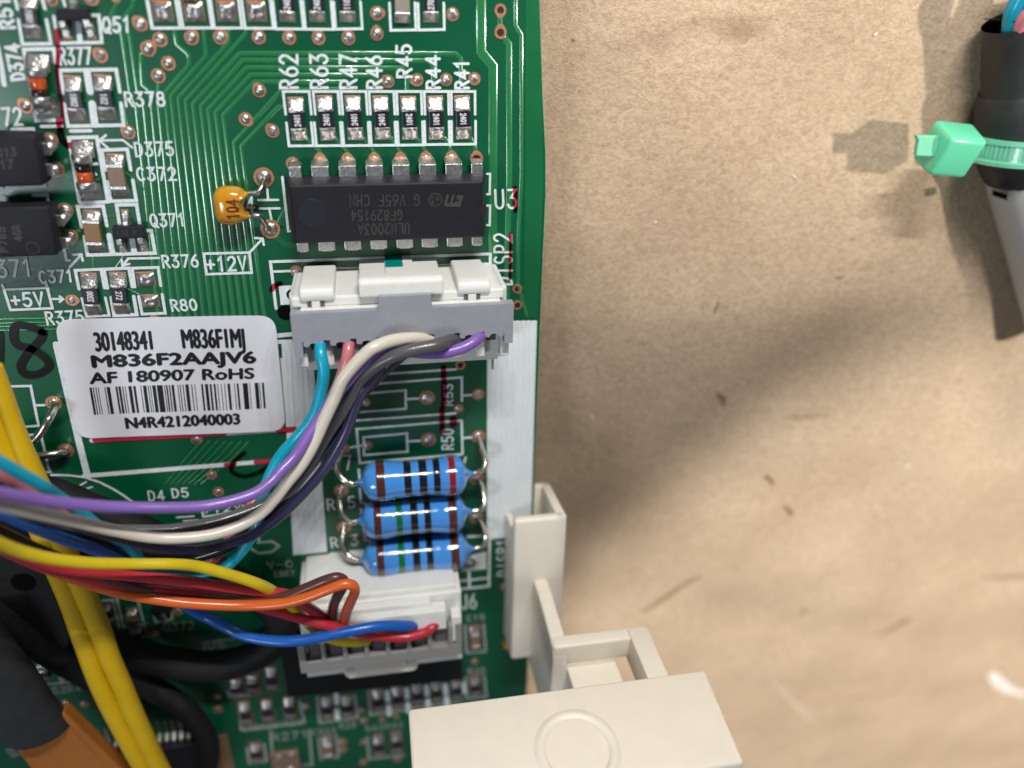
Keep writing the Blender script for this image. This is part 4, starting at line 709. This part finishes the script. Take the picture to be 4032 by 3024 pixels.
# ------------------------------------------------------------------ upper connector
cn = thing('upper_connector', 'white and grey wire connector with a teal ink spot, below the long chip', 'connector', (-1.25, 1.1, 0))
mb = box(-2.28, -.24, 1.37, 1.475, 0, .77, .02); box(-2.30, -2.20, .70, 1.47, 0, .70, .02, mb); box(-.30, -.20, .70, 1.47, 0, .70, .02, mb); box(-2.22, -.26, .60, .74, 0, .56, .02, mb); mb.build('header_shell', 'white_pl', cn)
for x0, x1 in ((-2.19, -1.87), (-.70, -.38)):
    pr = [(1.44, .10), (1.50, .05), (1.565, .10), (1.575, .70), (1.56, .79), (1.50, .815), (1.44, .80)]; prism(pr, x0, x1, .02, axis='x').build('guide_rib', 'white_pl', cn)
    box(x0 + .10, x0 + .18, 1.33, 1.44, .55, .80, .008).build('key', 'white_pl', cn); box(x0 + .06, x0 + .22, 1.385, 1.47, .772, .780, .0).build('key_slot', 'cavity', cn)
prism([(1.46, .0), (1.57, .0), (1.575, .55), (1.64, .62), (1.645, .78), (1.62, .84), (1.47, .85)], -1.64, -.84, .022, axis='x').build('latch', 'white_pl', cn)
prism([(1.56, .05), (1.60, .05), (1.60, .56), (1.575, .60)], -1.38, -1.10, .006, axis='x').build('latch_rib', 'white_pl', cn)
a4 = [Q(7, 925, 142, .03), Q(7, 1085, 138, .03), Q(7, 1060, 195, .25), Q(7, 950, 190, .25)]
prism([(1.602, .02), (1.605, .02), (1.605, .36), (1.602, .36)], -1.375, -1.20, 0, axis='x').build('ink_spot', 'teal_ink', cn, label='teal ink spot')
mb = box(-2.22, -.26, .74, 1.38, .1, .70, .012); box(-2.20, -.28, 1.16, 1.375, .6, .83, .012, mb); mb.build('plug_body', 'white_pl', cn)
pit = .249
slotx = [-2.10 + pit * k for k in range(8)]
for k in range(8):
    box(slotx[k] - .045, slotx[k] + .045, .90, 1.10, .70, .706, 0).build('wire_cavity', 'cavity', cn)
for k in range(9): x = slotx[0] - pit / 2 + pit * k; box(x - .045, x + .045, .76, 1.12, .66, .80, .012).build('plug_rib', 'white_pl', cn)
outl = [(-2.29, .905), (-2.205, .905), (-2.205, 1.07)]
for k in range(8):
    x = slotx[k]; outl += [(x - .095, 1.085), (x - .095, 1.03), (x - .05, 1.02), (x - .035, 1.05), (x, 1.06), (x + .035, 1.05), (x + .05, 1.02), (x + .095, 1.03), (x + .095, 1.085)]
outl += [(-.255, 1.04), (-.255, .945), (-.17, .945), (-.165, 1.365), (-.96, 1.365), (-.97, 1.50), (-1.46, 1.50), (-1.475, 1.365), (-2.285, 1.365)]
outl = [p for i, p in enumerate(outl) if i == 0 or (Vector(p) - Vector(outl[i - 1])).length > .004]
prism(outl, .79, .905, 0).build('wire_retainer', 'grey_pl', cn)
# ------------------------------------------------------------------ lower connector
c2 = thing('lower_connector', 'white connector beside the print J6, with brown, orange, red and blue wires', 'connector', (-1.6, -2.8, 0))
box(-2.56, -.78, -2.34, -2.22, 0, .80, .02).build('header_wall', 'white_pl', c2); mb = box(-2.62, -.72, -3.42, -2.30, 0, .84, .02); mb.build('header_shell', 'white_pl', c2)
prism([(-2.42, -2.33), (-1.10, -2.33), (-1.06, -2.43), (-.92, -2.43), (-.92, -2.60), (-2.42, -2.60)], .80, .93, .012).build('plug_step', 'white_pl', c2)
box(-2.50, -.92, -2.70, -2.40, .85, 1.02, .018).build('plug_body', 'white_pl', c2); box(-.86, -.74, -2.95, -2.55, .82, .99, .015).build('side_post', 'white_pl', c2)
mb = box(-2.66, -.74, -3.17, -3.0, .86, 1.0, .012); box(-2.66, -2.58, -3.02, -2.72, .86, 1.0, .012, mb); box(-.82, -.74, -3.02, -2.66, .86, 1.0, .012, mb); mb.build('wire_retainer', 'grey_lt', c2)
for k in range(7):
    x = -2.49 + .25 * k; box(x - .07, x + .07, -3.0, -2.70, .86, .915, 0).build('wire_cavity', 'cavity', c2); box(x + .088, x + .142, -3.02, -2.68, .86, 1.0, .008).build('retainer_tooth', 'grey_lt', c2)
box(-2.03, -1.45, -3.24, -3.16, .86, .995, .012).build('retainer_tab', 'grey_lt', c2)
prism([(-2.18, -3.20), (-2.05, -3.20), (-2.02, -3.42), (-1.46, -3.42), (-1.43, -3.20), (-1.28, -3.20), (-1.28, -3.48), (-1.33, -3.53), (-2.12, -3.53), (-2.18, -3.46)], .60, .84, .02).build('latch', 'cream', c2)
bp_ = thing('black_patch', 'flat black rectangle on the board below the lower connector', 'pad', (-1.85, -4.3, 0)); prism([(-3.04, -3.45), (-.64, -3.45), (-.64, -4.72), (-3.05, -4.62)], .002, .03, .004).build('sheet', 'sleeve', bp_)  # thin near-black sheet lying flat on the board
# ------------------------------------------------------------------ cream bracket
br = thing('cream_bracket', 'cream plastic bracket clipped over the right edge of the board', 'bracket', (.3, -2.5, 0))
mb = box(-.06, .575, -3.75, -1.47, .52, .665, .05, seg=4); box(.46, .575, -3.75, -1.47, -.30, .66, .02, mb); box(.30, .575, -3.75, -1.47, -.32, -.22, .02, mb); box(-.06, .02, -3.75, -1.70, .02, .62, .03, mb)
for v in mb.v: v.y -= (.66 - v.z) * .19
mb.build('edge_channel', 'cream', br, smooth=True, angle=40)
prism([(-2.43, .60), (-2.40, .95), (-2.42, 1.30), (-2.44, 1.74), (-2.60, 1.76), (-3.9, 1.76), (-3.9, .10)], .20, .375, .03, axis='x', seg=3).build('fin', 'cream', br, smooth=True, angle=40)
mb = box(.21, 1.34, -2.72, -2.43, 1.58, 1.755, .03, seg=3); box(.21, .96, -3.2, -2.66, 1.58, 1.75, .02, mb); mb.build('shelf', 'cream', br, smooth=True, angle=40)
box(1.10, 1.34, -2.80, -2.41, 1.62, 2.55, .02).build('leg', 'cream', br, smooth=True, angle=40); box(.38, .96, -2.95, -2.78, 1.70, 2.55, .02).build('web', 'cream', br)
def py(z_): return -2.32 - .13 * (z_ - 2.4)
bm = bmesh.new()
cr = [(-1.44, py(2.4), 2.4), (1.71, py(2.4), 2.4), (1.71, py(3.42), 3.42), (-1.44, py(3.42), 3.42)]; bk = [(a, b - .42, c) for a, b, c in cr]
vs_ = [bm.verts.new(p) for p in cr + bk]
for f in ((0, 1, 2, 3), (7, 6, 5, 4), (0, 4, 5, 1), (1, 5, 6, 2), (2, 6, 7, 3), (3, 7, 4, 0)): bm.faces.new([vs_[i] for i in f])
bmesh.ops.recalc_face_normals(bm, faces=bm.faces[:]); bmesh.ops.bevel(bm, geom=bm.edges[:], offset=.035, segments=3, affect='EDGES', profile=.5); from_bm(bm).build('front_plate', 'cream', br, smooth=True, angle=40)
bz = min([2.4 + k * .01 for k in range(110)], key=lambda z_: abs(P(2274, 2950, z_).y - py(z_))); bc = P(2274, 2950, bz); br_ = 158 * cmpx(bc)
n = 48; vs = []; fs = []; pf = ((1.08, .002), (1.03, .010), (.97, .024), (.90, .026), (.84, .014), (.80, .002)); m = len(pf)
for k in range(n):
    a = 2 * math.pi * k / n
    for r_, dy in pf: z_ = bc.z + br_ * r_ * math.sin(a); vs.append((bc.x + br_ * r_ * math.cos(a), py(z_) + dy, z_))
for k in range(n):
    for q_ in range(m - 1): fs.append((k * m + q_, ((k + 1) % n) * m + q_, ((k + 1) % n) * m + q_ + 1, k * m + q_ + 1))
MB().add(vs, fs).build('round_boss', 'cream', br, smooth=True)
yl = thing('yellow_part', 'small yellow blob in the gap between board and cream bracket', 'capacitor', Q(14, 625, 965)); q = Q(14, 632, 965); dome(q, .07, 0, .12).build('body', 'amber', yl, smooth=True)
# ------------------------------------------------------------------ wires
def wire(name, color, label, pts, rad=.051, group=None, n=9, seg=16, cat='wire'):
    c3 = [list(P(*p[:3])) + [p[3] if len(p) > 3 else rad * (1 + .15 * min(1, max(0, (1.75 - p[2]) / .5)) * (rad < .06))] for p in pts]; s_ = spline(c3, n); sd = random.random() * 50
    for q_ in s_:
        v_ = Vector(q_[:3]) * 1.6 + Vector((sd, 0, 0)); q_[0] += .012 * noise.noise(v_); q_[1] += .012 * noise.noise(v_ + Vector((9, 0, 0))); q_[2] += .010 * noise.noise(v_ + Vector((0, 9, 0))); q_[3] *= 1 + .035 * noise.noise(v_ * 1.7)
    root = tube([p[:3] for p in s_], [p[3] for p in s_], seg).build(name, color, None, smooth=True)
    root['label'] = label; root['category'] = cat
    if group: root['group'] = group
    return root
G1, G2 = 'wires from the upper connector', 'wires from the lower connector'
wire('wire', 'w_teal', 'teal wire from the left end of the upper connector, sweeping down under the others', [(1262, 1335, .80), (1264, 1390, .95), (1276, 1460, 1.0), (1266, 1530, 1.0), (1232, 1635, 1.0), (1160, 1730, 1.0), (1100, 1800, 1.05), (1056, 1885, 1.1), (1035, 1958, 1.15), (1014, 2062, 1.2), (988, 2114, 1.25), (936, 2187, 1.3), (884, 2234, 1.3), (806, 2270, 1.3), (728, 2270, 1.3), (650, 2250, 1.3), (560, 2200, 1.35), (490, 2145, 1.4), (432, 2110, 1.5), (370, 2062, 1.6), (307, 2012, 1.7), (229, 1955, 1.85), (172, 1915, 2.0), (94, 1870, 2.1), (0, 1818, 2.2), (-90, 1780, 2.3)], group=G1)
wire('wire', 'w_pink', 'dusty pink wire from the second hole of the upper connector', [(1372, 1340, .82), (1368, 1390, .92), (1352, 1460, .95), (1320, 1540, .95), (1262, 1630, .9), (1190, 1730, .85), (1110, 1830, .85), (1050, 1910, .9), (1002, 1975, .95), (930, 2085, .95), (860, 2178, .95), (780, 2240, .95), (700, 2255, 1.0), (600, 2225, 1.05), (480, 2150, 1.1), (380, 2085, 1.2), (280, 2030, 1.4), (170, 1962, 1.6), (80, 1912, 1.75), (0, 1868, 1.9), (-90, 1830, 2.0)], group=G1)
wire('wire', 'w_cream', 'cream-white wire looping on top of the bundle', [(1700, 1338, .85), (1622, 1331, .98), (1547, 1340, 1.08), (1473, 1368, 1.18), (1428, 1403, 1.2), (1382, 1452, 1.2), (1348, 1499, 1.2), (1318, 1572, 1.2), (1276, 1658, 1.25), (1234, 1748, 1.3), (1189, 1827, 1.35), (1128, 1905, 1.4), (1080, 1965, 1.45), (1014, 2027, 1.5), (910, 2080, 1.6), (780, 2112, 1.7), (624, 2116, 1.75), (468, 2090, 1.85), (312, 2055, 2.0), (156, 2022, 2.2), (52, 1998, 2.35), (-80, 1970, 2.5)], .053, group=G1)
wire('wire', 'w_violet', 'bright violet wire from the right end of the upper connector, uppermost at the left edge', [(1900, 1312, .82), (1880, 1335, .92), (1840, 1362, .98), (1786, 1382, 1.0), (1721, 1391, 1.0), (1647, 1388, .98), (1560, 1378, .98), (1498, 1388, 1.02), (1458, 1412, 1.05), (1418, 1447, 1.08), (1370, 1500, 1.1), (1318, 1560, 1.15), (1270, 1640, 1.2), (1215, 1720, 1.3), (1164, 1795, 1.4), (1110, 1852, 1.5), (1066, 1898, 1.58), (988, 1948, 1.7), (832, 1986, 1.8), (676, 2000, 1.9), (520, 1998, 1.98), (364, 1988, 2.1), (208, 1974, 2.25), (78, 1955, 2.4), (-80, 1930, 2.6)], group=G1)
wire('wire', 'w_grey', 'dark grey wire crossing the violet one below the upper connector', [(1800, 1328, .82), (1770, 1340, .95), (1730, 1356, 1.1), (1647, 1373, 1.14), (1572, 1393, 1.14), (1498, 1427, 1.1), (1438, 1470, 1.05), (1405, 1510, 1.02), (1375, 1570, 1.0), (1335, 1640, 1.0), (1285, 1720, 1.03), (1225, 1820, 1.1), (1150, 1920, 1.2), (1066, 1972, 1.3), (988, 2010, 1.38), (832, 2060, 1.5), (676, 2085, 1.55), (520, 2090, 1.62), (400, 2085, 1.7), (260, 2060, 1.8), (100, 2020, 2.05), (-80, 1985, 2.2)], .055, group=G1)
wire('wire', 'w_black', 'black wire behind the grey one below the upper connector', [(1640, 1345, .82), (1600, 1380, .9), (1527, 1440, .9), (1455, 1515, .88), (1385, 1600, .86), (1320, 1690, .85), (1250, 1790, .88), (1180, 1885, .95), (1100, 1985, 1.05), (1000, 2080, 1.15), (900, 2145, 1.2), (820, 2178, 1.2), (740, 2195, 1.2), (600, 2192, 1.3), (450, 2155, 1.4), (300, 2105, 1.55), (150, 2060, 1.75), (-80, 2000, 1.95)], .055, group=G1)
wire('wire', 'w_navy', 'thin navy wire on the right side of the bundle, nearest the blue resistors', [(1560, 1380, .82), (1500, 1445, .92), (1458, 1494, .95), (1428, 1534, .97), (1400, 1600, .95), (1368, 1688, .95), (1318, 1783, .98), (1269, 1857, 1.02), (1199, 1937, 1.1), (1118, 2020, 1.2), (1040, 2080, 1.25), (962, 2122, 1.3), (832, 2155, 1.35), (728, 2162, 1.4), (598, 2150, 1.5), (494, 2125, 1.6), (380, 2095, 1.7), (200, 2040, 1.85), (-80, 1995, 2.1)], .047, group=G1)
wire('wire', 'w_yellow', 'single yellow wire arching over the red ones to the lower connector', [(-90, 2100, 2.5), (-26, 2128, 2.4), (78, 2168, 2.25), (208, 2200, 2.1), (364, 2218, 1.95), (520, 2222, 1.8), (676, 2220, 1.7), (780, 2229, 1.6), (910, 2264, 1.5), (1014, 2300, 1.4), (1076, 2330, 1.25), (1136, 2372, 1.15), (1180, 2415, 1.08), (1225, 2462, 1.02), (1270, 2500, 1.04), (1342, 2522, 1.02), (1407, 2525, 1.0), (1451, 2518, .93)], .053, group=G2)
wire('wire', 'w_red', 'upper red wire, dipping behind the second red one to the lower connector', [(-60, 2095, 2.1), (60, 2170, 1.95), (150, 2210, 1.85), (260, 2242, 1.75), (416, 2258, 1.6), (560, 2270, 1.5), (728, 2288, 1.45), (936, 2316, 1.35), (1060, 2330, 1.3), (1150, 2348, 1.25), (1212, 2390, 1.15), (1266, 2428, 1.08), (1306, 2460, 1.0), (1330, 2480, .9)], group=G2)
wire('wire', 'w_red', 'lower red wire, running under the blue one into the right end of the lower connector', [(-60, 2125, 1.9), (120, 2210, 1.75), (260, 2258, 1.6), (400, 2290, 1.45), (560, 2318, 1.35), (780, 2340, 1.25), (936, 2366, 1.15), (1071, 2402, 1.15), (1180, 2433, 1.17), (1288, 2460, 1.17), (1397, 2487, 1.12), (1478, 2503, 1.08), (1587, 2509, 1.06), (1668, 2492, 1.05), (1705, 2468, 1.02), (1720, 2446, .93)], group=G2)
wire('wire', 'w_orange', 'orange wire with a hooked end over the lower connector', [(-60, 2130, 1.7), (120, 2215, 1.6), (312, 2285, 1.5), (416, 2318, 1.45), (520, 2345, 1.42), (676, 2370, 1.4), (800, 2380, 1.4), (963, 2387, 1.4), (1098, 2378, 1.45), (1180, 2360, 1.48), (1234, 2344, 1.5), (1315, 2314, 1.52), (1360, 2302, 1.52), (1388, 2307, 1.5), (1396, 2330, 1.45), (1382, 2365, 1.35), (1366, 2410, 1.2), (1357, 2465, .98)], group=G2)
wire('wire', 'w_brown', 'brown wire with a hooked end, behind the orange one', [(-60, 2070, 2.0), (120, 2150, 1.85), (300, 2225, 1.6), (500, 2300, 1.4), (700, 2345, 1.3), (880, 2366, 1.28), (1017, 2365, 1.32), (1125, 2347, 1.38), (1207, 2315, 1.42), (1280, 2284, 1.45), (1325, 2272, 1.45), (1352, 2283, 1.42), (1350, 2305, 1.38), (1330, 2345, 1.3), (1314, 2390, 1.15), (1306, 2450, .98)], .050, group=G2)
wire('wire', 'w_blue', 'blue wire sagging in front of the lower connector', [(-100, 1985, 2.3), (-16, 2016, 2.2), (52, 2044, 2.1), (156, 2086, 1.95), (260, 2124, 1.8), (364, 2162, 1.65), (442, 2192, 1.52), (546, 2246, 1.3), (640, 2310, 1.1), (720, 2372, .95), (793, 2416, .92), (843, 2440, .95), (909, 2477, 1.0), (990, 2508, 1.1), (1126, 2524, 1.2), (1234, 2515, 1.22), (1343, 2492, 1.22), (1451, 2471, 1.2), (1532, 2464, 1.15), (1600, 2465, 1.08), (1642, 2460, .95)], .053, group=G2)
wire('thick_wire', 'w_amber_y', 'left one of the two thick yellow wires lying side by side', [(-90, 1500, .95, .080), (-40, 1620, .95, .080), (10, 1740, .95, .088), (75, 1890, .95, .095), (150, 2070, .95, .102), (210, 2210, .95, .106), (269, 2350, .95, .110), (330, 2520, .95, .110), (393, 2696, .95, .110), (470, 2850, .95, .110), (574, 3040, .95, .110), (650, 3160, .95, .110)], .11, 'thick yellow wires', seg=18)
wire('thick_wire', 'w_amber_y', 'right one of the two thick yellow wires lying side by side', [(-30, 1440, .95, .080), (10, 1540, .95, .080), (50, 1650, .95, .080), (97, 1774, .95, .088), (165, 1930, .95, .095), (215, 2060, .95, .102), (275, 2200, .95, .106), (342, 2350, .95, .109), (410, 2520, .95, .110), (478, 2696, .95, .110), (552, 2860, .95, .110), (628, 3024, .95, .110), (700, 3160, .95, .110)], .11, 'thick yellow wires', seg=18)
wire('black_cable', 'sleeve', 'thick black cable looping below the coloured wires', [(-60, 1800, .5), (100, 1915, .45), (300, 1985, .4), (520, 2075, .35), (760, 2200, .3), (960, 2310, .28), (1085, 2410, .28), (1105, 2500, .3), (1010, 2580, .33), (860, 2620, .36), (700, 2612, .38), (560, 2580, .4), (430, 2530, .42), (280, 2450, .42), (120, 2360, .4), (-60, 2260, .4)], .19, 'black cables', cat='cable')
wire('black_cable', 'sleeve', 'thinner black cable curving down across the many-legged chip', [(300, 2420, .35), (430, 2560, .3), (574, 2692, .28), (660, 2745, .3), (730, 2795, .34), (796, 2870, .36), (820, 2955, .36), (800, 3080, .36)], .145, 'black cables', cat='cable')
wire('black_cable', 'sleeve', 'straight black cable lying from the left edge to the yellow wires', [(-120, 2330, .55), (40, 2430, .5), (190, 2530, .45), (330, 2610, .38), (450, 2680, .30)], .24, 'black cables', cat='cable')
bb = thing('black_block', 'matt black plastic block with a round hole at the left edge', 'block', P(60, 2350, .3)); pp = [P(*p, .62) for p in ((-120, 2060), (60, 2150), (205, 2215), (300, 2450), (262, 2560), (120, 2500), (-120, 2420))]
prism([(p.x, p.y) for p in pp], .05, .62, .02).build('body', 'sleeve', bb); q = P(93, 2292, .62); MB().add(disc(q.x, q.y, .6215, .125, 24), [tuple(range(24))]).build('hole', 'pitch', bb)
sl = thing('sleeved_strip', 'bronze-coloured strip coming out of a black heat-shrink sleeve', 'cable', P(150, 2870, .6))
tube(spline([list(P(-170, 2480, 1.0)), list(P(-40, 2640, .95)), list(P(60, 2770, .9)), list(P(155, 2878, .85))], 6), [.40] * 12 + [.385] * 4 + [.37] * 3, 24, squash=.6).build('sleeve', 'shrink', sl, smooth=True, angle=50)
pa = [P(*p, .85) for p in ((100, 2770), (240, 2808), (462, 3014), (680, 3240), (420, 3400), (30, 2900))]; prism([(p.x, p.y) for p in pa], .80, .88, .03).build('strip', 'bronze', sl)
pa = [P(*p, .9) for p in ((234, 2818), (250, 2806), (472, 3024), (690, 3240), (640, 3250), (415, 3024))]; prism([(p.x, p.y) for p in pa], .72, .90, .02).build('folded_edge', 'bronze', sl)
# ------------------------------------------------------------------ cable on the paper, with its tie
HB = -.12
cb = thing('sheathed_cable', 'pale grey cable with a black heat-shrink end, cut by the right edge', 'cable', P(4000, 500, HB))
def cpt(px, py, dx=0): p = P(px, py, HB); return [p.x + dx, p.y, p.z]
hs = [cpt(3909, 62, .45), cpt(3908, 150, .46), cpt(3903, 260, .45), cpt(3900, 340, .47), cpt(3884, 400, .50), cpt(3880, 520, .50), cpt(3886, 610, .50), cpt(3902, 682, .48)]
rs = [.45, .45, .44, .46, .50, .50, .49, .43]
s_ = spline([a + [b] for a, b in zip(hs, rs)], 6); tube([p[:3] for p in s_], [p[3] for p in s_], 28, caps=False).build('heat_shrink', 'shrink', cb, smooth=True)
gp = [cpt(3900, 655, .44), cpt(3922, 745, .44), cpt(3955, 860, .44), cpt(3990, 990, .45), cpt(4035, 1170, .46), cpt(4110, 1420, .48)]; tube(spline(gp, 6), .415, 28).build('sheath', 'grey_cable', cb, smooth=True)
MB().add([(hs[0][0] + .44 * math.cos(a), hs[0][1] - .04, hs[0][2] + .44 * math.sin(a)) for a in [2 * math.pi * k / 24 for k in range(24)]], [tuple(range(24))]).build('sleeve_mouth', 'pitch', cb)
for (col, off, zo, dx1, lab) in (('w_teal', -.40, .18, .12, 'teal core'), ('w_red', -.28, .30, .12, 'red core'), ('w_yellow', -.13, .32, .14, 'yellow core'), ('w_rose', -.34, .46, .40, 'rose core'), ('w_blue', .0, .10, .12, 'blue core'), ('w_brown', .20, .1, .1, 'brown core')):
    x, y, z_ = hs[0]; tube(spline([[x + off * .6 + .04, y - .30, z_ + zo * .4], [x + off * .85, y - .02, z_ + min(zo, .34) * .8], [x + off + dx1 * .4, y + .14, z_ + zo], [x + off + dx1, y + .40, z_ + zo + .05], [x + off + dx1 * 2.2, y + .9, z_ + zo + .05]], 6), .085, 14).build('core_wire', col, cb, smooth=True, label=lab)
a, b, t = Q(15, 945, 1622, HB + .30), Q(15, 945, 1582, HB + .30), Q(15, 918, 1622, HB + .20)
mk = glyphs('M', a, b - a, t - a, .007, HB + .30, .001)
for v in mk.v: v.z = HB + math.sqrt(max(0.001, .42 ** 2 - min(.17, (v.x - (P(3928, 770, HB).x + .44)) ** 2))) + .004; mk.build('marking', 'print', cb)
ti = thing('cable_tie', 'translucent green cable tie pulled round the black sleeve', 'cable tie', Q(15, 540, 1220, HB))
cx, cy = hs[5][0], Q(15, 900, 1245, HB + .3).y; n = 40; vs = []; fs = []
for k in range(n + 1):
    a = 2 * math.pi * k / n
    for r_, dy in ((.515, -.145), (.555, -.135), (.560, -.09), (.545, -.08), (.545, .08), (.560, .09), (.555, .135), (.515, .145)): vs.append((cx + r_ * math.cos(a), cy + dy + .03 * math.cos(a * 1), HB + r_ * math.sin(a)))
for k in range(n):
    for q_ in range(8): fs.append((k * 8 + q_, k * 8 + (q_ + 1) % 8, (k + 1) * 8 + (q_ + 1) % 8, (k + 1) * 8 + q_))
MB().add(vs, fs).build('strap', 'tie_thin', ti, smooth=True, angle=30)
for k in range(26):
    a = math.radians(55 + k * 5); mbt = box(-.006, .006, -.07, .07, 0, .012, .003); rot = Matrix.Rotation(-(a - math.pi / 2), 3, 'Y')
    for v in mbt.v: v.xyz = rot @ v + Vector((cx + .545 * math.cos(a), cy, HB + .545 * math.sin(a)))
    mbt.build('strap_tooth', 'tie_thin', ti)
hd = Q(15, 545, 1240, HB + .25); bm = bmesh.new(); bmesh.ops.create_cube(bm, size=1)
for v in bm.verts: v.co = Vector((v.co.x * .50, v.co.y * .50, v.co.z * .40)) * (1.0 if v.co.z < 0 else .94)
bmesh.ops.bevel(bm, geom=bm.edges[:], offset=.06, segments=4, affect='EDGES', profile=.5); mb = from_bm(bm)
for v in mb.v: v.xyz = Matrix.Rotation(-.10, 3, 'Z') @ Matrix.Rotation(.35, 3, 'X') @ v + Vector((hd.x, hd.y, HB + .16))
mb.build('head', 'tie', ti, smooth=True, angle=60)
tp = [Q(15, *p, HB + .22) for p in ((215, 1100), (235, 1150), (225, 1190), (215, 1270), (400, 1280), (400, 1105))]; prism([(p.x, p.y) for p in tp], HB + .18, HB + .24, .01).build('tail', 'tie_thin', ti)
bpy.context.view_layer.update()
